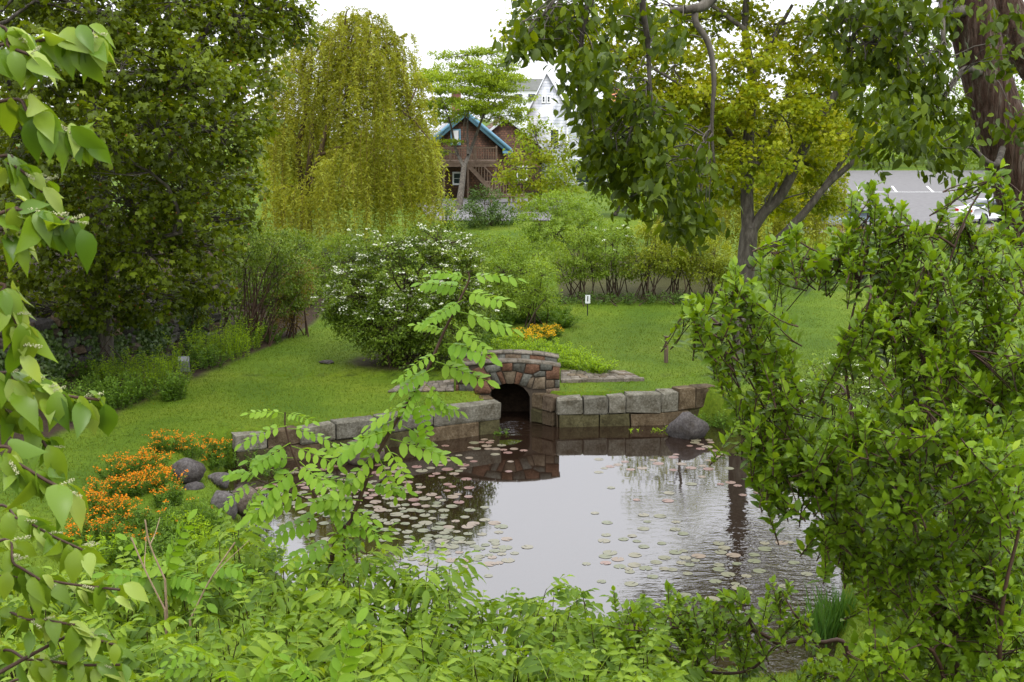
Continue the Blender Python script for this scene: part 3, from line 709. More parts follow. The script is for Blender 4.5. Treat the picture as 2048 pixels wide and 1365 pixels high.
# deck
dz = 2.55
box('deck_floor', 'deckwood', (5.2, 1.7, .14), (-.5, -.95, dz), house); box('deck_beam', 'deckwood', (5.2, .1, .28), (-.5, -1.72, dz - .2), house)
for x in (-3.0, -1.55, .1, 2.0): box('deck_post', 'deckwood', (.13, .13, dz), (x, -1.6, dz / 2), house)
rl = box('railing', 'deckwood', (5.2, .09, .09), (-.5, -1.74, dz + .95), house); box('bottom_rail', 'deckwood', (5.2, .06, .07), (0, 0, -.8), rl)
for i in range(31): box('baluster', 'deckwood', (.05, .05, .78), (-2.5 + i * .167, .0, -.42), rl)
for x in (-2.55, -.6, 1.1, 2.55): box('newel', 'deckwood', (.12, .12, 1.1), (x, 0, -.42), rl)
stp = box('stair_stringer', 'deckwood', (3.4, .07, .28), (1.05, -2.2, 1.3), house, (0, R(47), 0)); box('stair_stringer', 'deckwood', (3.4, .07, .28), (1.05, -3.0, 1.3), house, (0, R(47), 0))
hr = box('handrail', 'deckwood', (3.5, .08, .09), (1.15, -3.05, 2.25), house, (0, R(47), 0))
for i in range(13): box('tread', 'deckwood', (.26, .82, .045), (-.05 + i * .182, -2.6, 2.45 - i * .195), house)
for i in range(12): box('baluster', 'deckwood', (.05, .05, .9), (.0 + i * .19, -3.05, 2.95 - i * .2), house)
for i in range(3): box('lamp', 'white', (.12, .1, .1), (-1.25 + .16 * i, -.1, 2.2), house) if i < 2 else None
# side wing and rear roof
wing = thing('side_wing', 'dark shingled wing with pale rake edge behind the blue trimmed house', 'house', (hp[0] + 3.6, hp[1] + 5, hp[2]), R(5))
gable_wall('wall', 2.6, -.3, 3.4, 5.4, 0, 'shingle', wing, -.8); slope('roof', -3.6, 3.3, -.8, 5.5, -.3, 7, .12, 'shingle', wing); box('rake_edge', 'rooflight', (3.6, .1, .16), (-2.2, -.32, 4.45), wing, (0, R(-38.2), 0)); box('rake_edge', 'rooflight', (3.6, .1, .16), (.6, -.32, 4.45), wing, (0, R(38.2), 0)); slope('roof', -.8, 5.5, 2.0, 3.3, -.3, 7, .12, 'rooftan', wing)
window(wing, .4, -.03, 1.5, .6, .9, 'white')
rear = thing('grey_roofed_house', 'pale grey roof rising behind the willow left of the chimney', 'house', (hp[0] - 5.5, hp[1] + 11, hp[2]), R(4))
box('wall', 'shingle', (9, 6, 4.4), (0, 0, 2.0), rear); slope('roof', -5.2, 4.0, 5.2, 4.0, -3.4, -3.2, .12, 'white', rear)
V = [(-5.2, -3.4, 4.15), (5.2, -3.4, 4.15), (5.0, 0.2, 6.6), (-5.0, .2, 6.6), (-5.2, 3.6, 4.15), (5.2, 3.6, 4.15)]
mesh_part('roof', V, np.array([(0, 1, 2, 3), (3, 2, 5, 4)]), 'rooflight', rear); window(rear, -1, -3.03, 2.5, .8, 1.1, 'white')
# terrace with bench
b_ = G(1022, 410, 3.3)
bench = thing('timber_platform', 'low timber railing platform on stout legs beside the paved terrace', 'platform', (P(1010, 400, 82)[0], 82, P(1010, 405, 82)[2]))
box('floor', 'deckwood', (2.6, 1.0, .14), (0, 0, .45), bench)
for x in (-.9, .3, .55): box('leg', 'deckwood', (.16, .16, .5), (x, -.3, .16), bench)
rr = box('rail', 'deckwood', (2.6, .08, .08), (0, -.4, 1.35), bench)
for i in range(14): box('baluster', 'deckwood', (.05, .05, .8), (-1.2 + i * .185, 0, -.42), rr)
# white gabled house
wp = P(1106, 382, 100)
wh = thing('white_gabled_house', 'white clapboard house with very steep pointed gable and two slit windows', 'house', (wp[0], wp[1], wp[2]), R(0))
gw = 1.45
V = [(-gw - .55, 0, 0), (gw - .3, 0, 0), (gw - .3, 0, 6.3), (-.55, 0, 9.05), (-gw - .55, 0, 6.0)]
V += [(a, 5.5, c_) for a, _, c_ in V]
mesh_part('gable_tower', V, [np.array([[0, 1, 2, 3, 4]]), np.array([[9, 8, 7, 6, 5]]), np.array([[i, i + 5, (i + 1) % 5 + 5, (i + 1) % 5] for i in range(5)])], 'clap', wh)
slope('roof', -.55, 9.1, gw - .2, 6.15, -.2, 5.6, .1, 'rooflight', wh); slope('roof', -gw - .68, 5.85, -.55, 9.1, -.2, 5.6, .1, 'rooflight', wh)
window(wh, -.78, -.02, 7.15, .12, .4, 'white'); window(wh, -.38, -.02, 7.15, .12, .4, 'white')
box('wall', 'clap', (4.5, 5, 6.3), (2.2, 3.4, 3.1), wh); V = [(-.1, .7, 6.2), (4.7, .7, 6.2), (4.7, 3.4, 8.3), (.1, 3.4, 8.3), (-.1, 6, 6.2), (4.7, 6, 6.2)]
mesh_part('roof', V, np.array([(0, 1, 2, 3), (3, 2, 5, 4)]), 'rooflight', wh)
window(wh, .1, -.02, 4.2, .6, 1.2, 'white'); window(wh, 2.3, .86, 1.3, .8, 1.4, 'white'); window(wh, 3.2, .86, 1.3, .8, 1.4, 'white'); window(wh, 2.6, .86, 4.2, .8, 1.4, 'white')
box('porch_roof', 'rooflight', (2.6, 1.2, .12), (2.9, .4, 2.4), wh); box('corner_board', 'white', (.14, .06, 6), (gw - .35, -.05, 3), wh)
fb = P(1044, 300, 150)
far = thing('white_row_house', 'small distant white house with grey roof and paired square windows', 'house', (fb[0], fb[1], 3))
box('wall', 'white', (4.6, 5, 10.2), (.4, 0, 4.0), far); box('roof', 'roofgrey', (5.0, 5.4, 1.3), (.4, 0, 9.7), far)
for x in (-.45, 1.1):
    for z in (8.2, 6.2): window(far, x, -2.52, z, .8, .9, 'white')
box('side_dormer', 'white', (3, 3, 1.6), (-2.8, -.5, 6.2), far); box('dormer_roof', 'roofgrey', (3.4, 3.4, .5), (-2.8, -.5, 7.2), far)
rb = P(1250, 300, 140)
rbh = thing('red_roofed_house', 'distant house with orange red roof glimpsed through hanging leaves', 'house', (rb[0], rb[1], 3))
box('wall', 'clap', (7, 6, 6), (0, 0, 3), rbh); V = [(-3.8, -3.4, 6), (3.8, -3.4, 6), (3.6, 0, 9), (-3.6, 0, 9), (-3.8, 3.4, 6), (3.8, 3.4, 6)]
M['roofred'] = noisemat('red_roof', [(.38, .13, .07), (.46, .18, .10)], 3, .9)
mesh_part('roof', V, np.array([(0, 1, 2, 3), (3, 2, 5, 4)]), 'roofred', rbh)
for x in (-2, 0, 2): window(rbh, x, -3.03, 4.2, .8, 1.2, 'white')

# ------------------------------------------------------------------ paved areas
def sheet(name, poly, mat, lift=.03, n=14):
    """drape a quad over the terrain"""
    q = [np.array(p, float) for p in poly]; V = []
    for j in range(n):
        for i in range(n):
            u, v = i / (n - 1), j / (n - 1)
            p = (q[0] * (1 - u) + q[1] * u) * (1 - v) + (q[3] * (1 - u) + q[2] * u) * v
            V.append((p[0], p[1], Hs(p[0], p[1]) + lift))
    i0 = (np.arange(n - 1)[:, None] * n + np.arange(n - 1)[None]).ravel()
    return structure(MB().add(V, np.stack([i0, i0 + 1, i0 + n + 1, i0 + n], 1)).build(name, M[mat], None, True))
sheet('terrace_pavement', [(-4.5, 69), (2.2, 69), (3.5, 86), (-7, 86)], 'asphalt', .06)
lot = sheet('parking_lot', [(15, 73), (46, 73), (60, 118), (30, 118)], 'asphalt', .08, 24)
for k in range(7):
    a = np.array([26.5 + k * 2.8, 96]); b_ = a + np.array([1.2, 5.2])
    V = [(a[0], a[1]), (a[0] + .16, a[1]), (b_[0] + .16, b_[1]), (b_[0], b_[1])]
    o = MB().add([(x, y, Hs(x, y) + .1) for x, y in V], np.array([[0, 1, 2, 3]])).build('parking_line', M['paint'], lot)
V = [(25, 96), (46, 96), (46, 96.16), (25, 96.16)]
MB().add([(x, y, Hs(x, y) + .104) for x, y in V], np.array([[0, 1, 2, 3]])).build('parking_line', M['paint'], lot)

# cars
M['car_blue'] = plain('blue_grey_paint', (.16, .20, .25), .25, .5, .6); M['car_white'] = plain('white_paint', (.72, .73, .75), .25, 0, .6); M['car_silver'] = plain('silver_paint', (.42, .43, .45), .25, .4, .6)
M['tyre'] = plain('tyre', (.015, .015, .015), .8); M['rim'] = plain('rim', (.4, .4, .42), .3, .8); M['tail'] = plain('tail_lamp', (.4, .02, .015), .3); M['lampglass'] = plain('head_lamp', (.7, .7, .72), .1)
def car(label, loc, rz, paint):
    c_ = thing('parked_car', label, 'car', loc, rz, 'cars in the parking lot')
    prof = [(-2.2, .32), (-2.25, .62), (-2.15, .9), (-1.35, 1.0), (-.75, 1.42), (.75, 1.45), (1.45, 1.05), (2.1, .98), (2.2, .7), (2.15, .32)]
    n = len(prof); V = []
    for yy, ins in ((-.86, 0), (-.8, 0), (.8, 0), (.86, 0)):
        for x, z in prof:
            tum = max(0, z - .95) * .35
            V.append((x * (1 if abs(yy) < .83 else .985), yy - math.copysign(tum, yy), z))
    k = np.arange(n); kn = (k + 1) % n
    Q = np.concatenate([np.stack([k + j * n, kn + j * n, kn + (j + 1) * n, k + (j + 1) * n], 1) for j in range(3)])
    mesh_part('body', V, [Q, k[None], (k[::-1] + 3 * n)[None]], paint, c_)
    for s in (-1, 1):
        yy = s * .845
        Vw = [(-1.2, yy, .99), (1.28, yy, 1.02), (.70, yy - s * .125, 1.39), (-.72, yy - s * .125, 1.36)]
        Vw += [(a, b2 + s * .012, c2) for a, b2, c2 in Vw]
        mesh_part('side_window', Vw, np.array([(0, 1, 2, 3), (7, 6, 5, 4), (0, 4, 5, 1), (2, 6, 7, 3)]), 'glass', c_)
    for x0, z0, x1, z1, nm in ((-1.33, 1.03, -.79, 1.41, 'rear_window'), (.80, 1.44, 1.42, 1.08, 'windscreen')):
        Vw = [(x0, -.68, z0), (x0, .68, z0), (x1, .64, z1), (x1, -.64, z1)]; dx = -.02 if x0 < 0 else .02
        Vw += [(a + dx, b2, c2 + .02) for a, b2, c2 in Vw]
        mesh_part(nm, Vw, np.array([(0, 1, 2, 3), (7, 6, 5, 4), (0, 4, 5, 1), (1, 5, 6, 2), (2, 6, 7, 3), (3, 7, 4, 0)]), 'glass', c_)
    for x in (-1.35, 1.35):
        for s in (-1, 1):
            bm = bmesh.new(); bmesh.ops.create_cone(bm, cap_ends=True, segments=18, radius1=.32, radius2=.32, depth=.2); bmesh.ops.bevel(bm, geom=[e_ for e_ in bm.edges], offset=.03, segments=1, affect='EDGES')
            wl = bm_obj('wheel', bm, M['tyre'], c_, (x, s * .79, .32), 0, (R(90), 0, 0))
            bm = bmesh.new(); bmesh.ops.create_cone(bm, cap_ends=True, segments=12, radius1=.2, radius2=.18, depth=.23); bm_obj('rim', bm, M['rim'], wl)
    for s in (-1, 1):
        box('tail_lamp', 'tail', (.06, .3, .16), (-2.22, s * .62, .78), c_); box('headlight', 'lampglass', (.08, .34, .14), (2.17, s * .6, .72), c_)
    for s in (-1, 1): box('wing_mirror', paint, (.12, .16, .1), (.95, s * .93, 1.02), c_)
    return c_
def carat(px, py, Y, label, rz, paint):
    p = P(px, py, Y); car(label, (p[0], Y, Hs(p[0], Y) + .08), rz, paint)
carat(1672, 430, 76, 'blue grey sedan parked beside the yellow willow', R(-8), 'car_blue')
carat(1985, 430, 78, 'white hatchback parked behind the leaning red brown trunk', R(20), 'car_white')
carat(2075, 430, 81, 'silver car parked next to the white hatchback', R(20), 'car_silver')

# ------------------------------------------------------------------ vegetation builders
def pxblob(px, py, Y, rpx, rypx=None, rd=None):
    """crown clump seen at a pixel: centre and real radii"""
    c = P(px, py, Y); k = Y / F
    rx = rpx * k; rz = (rypx or rpx * .8) * k
    return (*c, rx, rd * rx if rd else rx, rz)

def limb(mb, a, b_, r0, r1, rng, sag=.0, wob=.12, n=6, sides=5):
    a = np.asarray(a, float); b_ = np.asarray(b_, float); L = np.linalg.norm(b_ - a)
    t = np.linspace(0, 1, n)[:, None]
    p = a + (b_ - a) * t
    w_ = rng.normal(0, wob * L, 3); w2 = rng.normal(0, wob * L * .5, 3)
    p = p + np.sin(t * np.pi) * w_ * .6 + np.sin(2 * t * np.pi) * w2 * .5
    p[:, 2] += np.sin(t[:, 0] * np.pi) * sag * L
    V, Q = tube(p, np.linspace(r0, r1, n), sides); mb.add(V, Q); return p

def crown(blobs, tpl, size, nsub, nleaf, rsub, rng, twigmb=None, trunkpts=None, shell=.55, droop=.4, up=.9, br=(.05, .012), rndbias=0.0, wid=1.0, flat=.7, upbias=.3, cover=None):
    """leaves gathered in small sprays spread through every clump of the crown"""
    mb = MB(); PP = []; AA = []; NN = []; RR = []; SS = []
    for b_ in blobs:
        c = np.array(b_[:3]); r = np.array(b_[3:6]); k = max(3, int(nsub * (b_[6] if len(b_) > 6 else 1)))
        q = inball(rng, k, shell); sub = c + q * r
        if twigmb is not None and trunkpts is not None:
            dd = np.linalg.norm(trunkpts - c, axis=1) + np.maximum(0, trunkpts[:, 2] - c[2]) * 1.5
            st_ = trunkpts[np.argmin(dd)]
            pth = limb(twigmb, st_, c, br[0], br[0] * .45, rng, .05)
            for s in sub[::2]:
                limb(twigmb, pth[rng.integers(3, len(pth))], s, br[0] * .35, br[1] * .4, rng, .05, .1, 4, 4)
        crnd = rng.normal(0, .10)
        if cover: nleaf = max(4, cover * math.pi * r[0] * r[2] / (.27 * size * size * wid) / k)
        for j in range(k):
            m_ = max(3, int(nleaf * rng.uniform(.6, 1.4)))
            o = rng.normal(0, .5, (m_, 3)) * rsub * np.array([1, 1, flat]); p = sub[j] + o
            outw = nrm(q[j] * 1.0 + np.array([0, 0, upbias]))
            A = nrm(rng.normal(size=(m_, 3)) * .75 + outw * .7 + np.array([0, 0, -droop]))
            N = nrm(rng.normal(size=(m_, 3)) * .55 + outw * .45 + np.array([0, 0, up]))
            PP.append(p); AA.append(A); NN.append(N); SS.append(size * rng.uniform(.65, 1.2, m_))
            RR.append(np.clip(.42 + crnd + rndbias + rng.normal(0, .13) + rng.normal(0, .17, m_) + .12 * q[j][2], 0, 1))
    V, Fc, rn = scatter(tpl, np.concatenate(PP), np.concatenate(AA), np.concatenate(NN), np.concatenate(SS), np.concatenate(RR), wid)
    mb.add(V, Fc, rn); return mb, np.concatenate(PP), np.concatenate(AA), np.concatenate(NN)

def trunkset(mb, paths, sides=9, k=6):
    """paths: control points (x,y,z,r)"""
    pts = []
    for p in paths:
        s = smoothpath(p, k); V, Q = tube(s[:, :3], np.maximum(s[:, 3], .004), sides); mb.add(V, Q); pts.append(s[:, :3])
    return np.concatenate(pts)

def tree(name, label, cat, base, paths, blobs, tpl, size, nsub, nleaf, rsub, leafm, barkm, seed, group=None, **kw):
    rng = np.random.default_rng(seed); t = thing(name, label, cat, base, 0, group)
    off = np.array([*base, 0.0])
    mb = MB(); tp = trunkset(mb, [np.asarray(p, float) - off for p in paths])
    bl = [tuple(np.array(b_[:3]) - off[:3]) + tuple(b_[3:]) for b_ in blobs]
    cm, PP, AA, NN = crown(bl, tpl, size, nsub, nleaf, rsub, rng, mb, tp, **kw)
    mb.build('trunk', M[barkm], t, True); cm.build('crown', M[leafm], t)
    return t, PP, AA, NN, rng

def shrub(name, label, base, blobs, tpl, size, nsub, nleaf, rsub, leafm, seed, nstem=8, spread=.35, sr=.03, stemm='twig', group=None, cat='shrub', flowers=None, **kw):
    kw.setdefault('cover', 2.2)
    rng = np.random.default_rng(seed); t = thing(name, label, cat, base, 0, group); off = np.array(base)
    bl = [tuple(np.array(b_[:3]) - off) + tuple(b_[3:]) for b_ in blobs]
    mb = MB(); pts = []
    for i in range(nstem):
        b_ = bl[i % len(bl)]; a = np.r_[rng.normal(0, spread, 2), -.1]
        e_ = np.array(b_[:3]) + inball(rng, 1)[0] * np.array(b_[3:6]) * .6
        pts.append(limb(mb, a, e_, sr, sr * .3, rng, .12, .08, 8, 5))
    tp = np.concatenate([p[3:] for p in pts])
    cm, PP, AA, NN = crown(bl, tpl, size, nsub, nleaf, rsub, rng, mb, tp, br=(sr * .5, sr * .2), **kw)
    mb.build('stems', M[stemm], t, True); cm.build('foliage', M[leafm], t)
    if flowers:
        fm, n, fs, lo = flowers; idx = rng.choice(len(PP), n * 3, False)
        sel = idx[(PP[idx][:, 2] > lo) & (PP[idx][:, 1] < np.median(PP[:, 1]) + .3)][:n]
        fb_ = MB(); c = PP[sel] + np.array([0, -.05, .06]); m_ = 9
        cc = np.repeat(c, m_, 0) + rng.normal(0, fs * .9, (len(c) * m_, 3)) * np.array([1, 1, .35])
        A = nrm(rng.normal(size=cc.shape) * np.array([1, 1, .3])); N = nrm(rng.normal(size=cc.shape) * .3 + np.array([0, -.3, 1]))
        V, Fc, rn = scatter(OVAL2, cc, A, N, fs * 1.1, rng.uniform(0, 1, len(cc)), 1.7); fb_.add(V, Fc, rn).build('blossom', M[fm], t)
    return t

def weeping(name, label, base, paths, blobs, nstr, seed, lr=(1.5, 4.0), leaf=.17, gap=.045, wid=1.0, mat='willow', drift=.25, zmin=None):
    """weeping tree: long hanging strands set with narrow leaves"""
    rng = np.random.default_rng(seed); t = thing(name, label, 'tree', base); off = np.array([*base, 0.0])
    mb = MB(); tp = trunkset(mb, [np.asarray(p, float) - off for p in paths])
    PP = []; AA = []; RR = []; tw = MB(); vol = np.array([b_[3] * b_[5] for b_ in blobs]); vol = vol / vol.sum()
    for b_, fr in zip(blobs, vol):
        c = np.array(b_[:3]) - off[:3]; r = np.array(b_[3:6])
        dd = np.linalg.norm(tp - c, axis=1); pth = limb(mb, tp[np.argmin(dd)], c + np.array([0, 0, r[2] * .5]), .06, .02, rng, .1)
        k = int(nstr * fr) + 2; bshade = rng.normal(0, .13)
        for i in range(k):
            q = inball(rng, 1, .45)[0]; s = c + q * r
            L = rng.uniform(*lr); out_ = nrm(np.array([q[0], q[1], 0]) + 1e-6)
            n = max(6, int(L / gap)); tt = np.linspace(0, 1, n)
            sway = rng.normal(0, .2, 3)
            p = s + np.outer(np.minimum(tt * 2.5, 1) * drift * L * .3 + .1 * tt, out_) + np.outer(tt, sway * L * .5)
            p[:, 2] = s[2] - L * (tt ** 1.35) + .2 * np.sin(tt * 4)
            if zmin is not None: p = p[p[:, 2] > zmin + rng.uniform(0, 1.2) - off[2]]
            if len(p) < 4: continue
            if i % 3 == 0:
                V, Q = tube(p[::max(1, len(p) // 6)], .007, 3); tw.add(V, Q)
            a = nrm(rng.normal(0, 1, (len(p), 3)) * np.array([1, 1, .45]) + np.array([0, 0, -.65]))
            PP.append(p + rng.normal(0, .03, p.shape)); AA.append(a)
            RR.append(np.clip(.32 + bshade + .25 * np.linspace(0, 1, len(p)) + rng.normal(0, .15) + rng.normal(0, .13, len(p)), 0, 1))
    PP = np.concatenate(PP); AA = np.concatenate(AA); RR = np.concatenate(RR)
    N = nrm(rng.normal(size=PP.shape) + np.array([0, 0, .4]))
    V, Fc, rn = scatter(SLIM, PP, AA, N, leaf * rng.uniform(.7, 1.2, len(PP)), RR, wid)
    mb.build('trunk', M['willowbark'], t, True); tw.build('hanging_twigs', M['ytwig'], t); MB().add(V, Fc, rn).build('crown', M[mat], t)
    return t

def g3(x, y, dz=0): return (x, y, Hs(x, y) + dz)
def W(px, py, Y, r): return (*P(px, py, Y), r)

# ------------------------------------------------------------------ far and middle vegetation
# honey locust in front of the shingled house
Yh = 82
rg = np.random.default_rng(9); bl = []
while len(bl) < 78:
    q = inball(rg, 1)[0]; x = 940 + q[0] * 118; y = 185 - q[2] * 92
    if y > 235 - .25 * abs(x - 940) + rg.uniform(0, 40): continue
    r = rg.uniform(20, 38); bl.append(pxblob(x, y, Yh + q[1] * 3.5, r, r * .24))
bl += [pxblob(x, y, Yh - 1, r, r * .2) for x, y, r in [(905, 285, 22), (880, 305, 18), (1040, 222, 22), (1005, 245, 30), (868, 245, 24)]]
bt = P(922, 425, Yh - 6)
tree('honey_locust', 'airy light green layered tree growing before the shingled house', 'tree', (bt[0], bt[1], Hs(bt[0], bt[1])),
     [[W(915, 432, Yh - 6, .26), W(922, 385, Yh - 5, .2), W(928, 335, Yh - 3, .17)], [W(928, 335, Yh - 3, .13), W(945, 290, Yh, .10), W(965, 235, Yh, .07), W(985, 180, Yh, .04)],
      [W(928, 335, Yh - 3, .12), W(912, 300, Yh, .09), W(900, 245, Yh, .06), W(880, 190, Yh, .03)], [W(936, 310, Yh - 2, .09), W(935, 250, Yh, .06), W(940, 180, Yh, .04), W(935, 110, Yh, .02)],
      [W(965, 235, Yh, .05), W(1000, 190, Yh, .03)]],
     bl, RHOMB, .18, 12, 27, .42, 'locust_far', 'bark', 11, shell=.1, flat=.22, droop=.05, wid=1.1, br=(.03, .012))
# willow
Yw = 60
bl = [pxblob(a, b_, Yw + dy, r, ry) for a, b_, r, ry, dy in [(720, 80, 70, 55, 0), (650, 110, 70, 60, 1), (760, 150, 60, 60, -1), (590, 170, 60, 60, 0), (700, 190, 75, 65, -1), (800, 210, 45, 50, 0),
      (650, 250, 70, 50, 3), (760, 270, 70, 60, -3), (830, 280, 35, 50, 0), (580, 290, 50, 60, 0), (700, 340, 80, 50, -3), (800, 350, 50, 50, -2), (620, 390, 70, 40, -2), (720, 60, 40, 35, 1), (845, 345, 25, 50, -1), (560, 400, 40, 40, -2), (790, 100, 25, 25, 0), (680, 50, 45, 30, 1), (620, 60, 40, 35, 1), (740, 35, 30, 22, 0), (805, 120, 28, 26, 0), (770, 75, 28, 24, 1), (860, 300, 24, 40, -1), (835, 175, 22, 22, 0), (845, 235, 22, 26, 1), (545, 230, 40, 50, 2), (815, 75, 14, 12, 1), (700, 25, 25, 16, 0), (570, 110, 40, 40, 2)]]
bt = P(612, 470, Yw); bz = Hs(bt[0], Yw)
weeping('weeping_willow', 'large yellow green weeping willow left of the shingled house', (bt[0], Yw, bz),
        [[W(612, 500, Yw, .32), W(612, 390, Yw, .26), W(605, 360, Yw, .2)], [W(605, 375, Yw, .16), W(596, 310, Yw, .14), W(610, 230, Yw, .11), W(625, 120, Yw, .05)],
         [W(612, 380, Yw - .5, .17), W(622, 300, Yw - 1, .13), W(630, 200, Yw, .09), W(680, 110, Yw, .04)], [W(618, 385, Yw - .5, .16), W(640, 310, Yw - 1.5, .13), W(665, 230, Yw - 1, .09), W(740, 130, Yw, .04)],
         [W(566, 470, Yw + 3, .13), W(568, 300, Yw + 3, .1), W(580, 150, Yw + 3, .05)], [W(640, 310, Yw - 1.5, .09), W(740, 270, Yw - 2, .06), W(810, 230, Yw - 1, .03)]],
        bl, 1800, 21, (1.2, 3.6), .2, .042, 1.4, zmin=bz + .1)
# second willow behind the big yellow tree
bl = [pxblob(a, b_, 56 + dy, r, ry) for a, b_, r, ry, dy in [(1560, 330, 70, 60, 0), (1640, 350, 50, 60, 1), (1480, 360, 60, 60, 1), (1600, 420, 55, 50, -1), (1400, 400, 60, 50, 0), (1660, 300, 30, 40, 2), (1530, 440, 50, 40, -1), (1350, 440, 45, 40, 0), (1580, 260, 55, 45, 1), (1510, 270, 50, 45, 1), (1640, 240, 40, 40, 1)]]
bt = P(1560, 520, 57)
weeping('weeping_willow', 'yellow willow behind the forked grey trunk beside the parking lot', (bt[0], 57, Hs(bt[0], 57)), [[W(1560, 530, 57, .3), W(1556, 420, 57, .2), W(1550, 300, 57, .08)], [W(1556, 420, 57, .14), W(1620, 330, 57, .05)], [W(1556, 430, 57, .14), W(1430, 360, 57, .05)]],
        bl, 800, 22, (1.2, 3.4), .19, .045, 1.4, zmin=Hs(bt[0], 57) + .2)

def simple_tree(label, px, py, Y, seed, leafm, blobs, size=.2, nsub=16, nleaf=26, rsub=.5, name='leafy_tree', tr=.14, bark='bark', tpl=OVAL2, group=None, **kw):
    kw.setdefault('cover', 1.9)
    b0 = P(px, py, Y); b0[2] = Hs(b0[0], Y); top = np.mean([b_[:3] for b_ in blobs], 0)
    pa = [(*b0, tr), (*(b0 * .6 + top * .4 + np.array([.1, 0, 0])), tr * .75), (*top, tr * .35)]
    return tree(name, label, 'tree', tuple(b0), [pa], blobs, tpl, size, nsub, nleaf, rsub, leafm, bark, seed, group, **kw)
simple_tree('young yellow green maple standing before the white gabled house', 1075, 420, 76, 31, 'ymaple',
            [pxblob(a, b_, 76 + dy, r) for a, b_, r, dy in [(1070, 275, 40, 0), (1050, 300, 38, 1), (1100, 300, 42, 0), (1030, 335, 38, -1), (1080, 345, 45, -1), (1120, 335, 35, 1), (1020, 370, 32, 0), (1065, 385, 45, -1), (1110, 380, 38, 0), (1060, 250, 22, 0), (1140, 370, 28, 1), (1130, 290, 22, 0)]], .26, 15, 22, .5, 'young_maple')
simple_tree('green leafy tree between the white house and the hanging branches', 1230, 420, 72, 32, 'lilac',
            [pxblob(a, b_, 72 + dy, r) for a, b_, r, dy in [(1210, 340, 45, 0), (1260, 320, 45, 1), (1190, 380, 35, -1), (1240, 385, 40, 0), (1300, 350, 45, 1), (1290, 400, 40, 0), (1330, 300, 50, 3), (1250, 270, 40, 4)]], .24, 16, 24, .55)
for i, (lab, a0, Y, mt, bls) in enumerate([
    ('broad green tree at the back edge of the parking lot, left side', 1720, 125, 'bright', [(1720, 290, 60), (1680, 250, 50), (1760, 250, 55), (1700, 190, 55), (1770, 190, 50), (1740, 330, 40)]),
    ('tall green tree standing behind the middle of the parking lot', 1860, 130, 'lilac', [(1860, 270, 60), (1820, 210, 60), (1900, 220, 60), (1870, 150, 60), (1920, 300, 40), (1810, 300, 40), (1880, 90, 55)]),
    ('bushy bright tree behind the leaning red brown trunk', 2010, 118, 'bright', [(2000, 270, 60), (2050, 230, 60), (1980, 200, 55), (2030, 150, 60), (2060, 310, 50), (1970, 310, 35), (1990, 120, 50)]),
    ('dark tree far behind the yellow tree crown', 1450, 120, 'lilac', [(1450, 300, 70), (1400, 250, 60), (1520, 260, 60), (1460, 200, 60), (1560, 310, 55), (1380, 330, 50), (1600, 240, 60), (1640, 300, 55)]),
    ('wide pale tree on the rise behind the parking lot lines', 1790, 160, 'olive', [(1790, 250, 60), (1730, 270, 50), (1850, 270, 50), (1790, 300, 60), (1880, 300, 50), (1700, 310, 45), (1800, 180, 50)]),
    ('low dense tree at the back of the lot behind the white hatchback', 1960, 150, 'lilac', [(1960, 290, 60), (1910, 300, 50), (2020, 300, 55), (1960, 240, 50), (2060, 280, 50), (2100, 240, 60)]),
    ('tall olive tree far behind the forked trunk', 1600, 140, 'olive', [(1600, 300, 60), (1650, 270, 60), (1560, 260, 50), (1610, 210, 55), (1670, 200, 50), (1690, 320, 45), (1640, 150, 45)]),
    ('distant green tree left of the red roofed house', 1330, 112, 'olive', [(1330, 300, 50), (1300, 260, 40), (1370, 260, 45), (1340, 215, 40), (1290, 330, 35)])]):
    simple_tree(lab, a0, 420, Y, 40 + i, mt, [pxblob(x, y, Y + (j % 3 - 1) * 2, r) for j, (x, y, r) in enumerate(bls)], .42, 22, 24, .95, 'background_tree', .25, group='trees behind the parking lot')
simple_tree('loose yellow green tree between the shrub row and the red roofed house', 1370, 560, 58, 48, 'yellow',
            [pxblob(a, b_, 58 + dy, r, r * .7) for a, b_, r, dy in [(1370, 200, 50, 0), (1320, 250, 50, 1), (1420, 240, 55, 0), (1290, 310, 45, -1), (1360, 300, 55, 1), (1440, 320, 50, 0), (1330, 370, 45, 0), (1400, 380, 45, -1), (1300, 180, 35, 1), (1400, 150, 35, 0), (1480, 270, 40, 1)]], .2, 16, 20, .5, 'loose_tree', .16, cover=1.1)
simple_tree('second dark maple standing behind the massive one', 250, 640, 46, 49, 'maple',
            [pxblob(a, b_, 46 + dy, r, r * .8) for a, b_, r, dy in [(60, 60, 110, 0), (200, 20, 110, 1), (340, 60, 110, 0), (450, 40, 80, 1), (120, 180, 110, 0), (270, 190, 110, 1), (400, 180, 100, 0), (40, 300, 110, 1), (190, 320, 110, 0), (330, 310, 100, 1), (440, 300, 70, 0), (100, 430, 110, 0), (250, 440, 100, 0), (380, 420, 80, 1), (470, 130, 60, 2), (540, 60, 50, 2)]], .3, 26, 20, .6, 'maple_tree', .3, tpl=MAPLE, cover=1.5)
# trees behind the left maple and the willow closing the view
for i, (lab, a0, Y, mt, bls) in enumerate([
    ('green tree behind the gap between dark maple and willow', 520, 78, 'lilac', [(520, 380, 60), (480, 340, 60), (560, 330, 50), (440, 400, 50), (590, 400, 50), (640, 420, 50), (500, 440, 50)]),
    ('olive green tree growing behind the willow stems', 660, 80, 'olive', [(660, 380, 60), (700, 330, 55), (620, 340, 50), (740, 390, 50), (800, 400, 45), (850, 400, 35)])]):
    simple_tree(lab, a0, 460, Y, 50 + i, mt, [pxblob(x, y, Y + (j % 3 - 1) * 2, r) for j, (x, y, r) in enumerate(bls)], .3, 18, 22, .7, 'background_tree', .2, group='trees behind the willow')

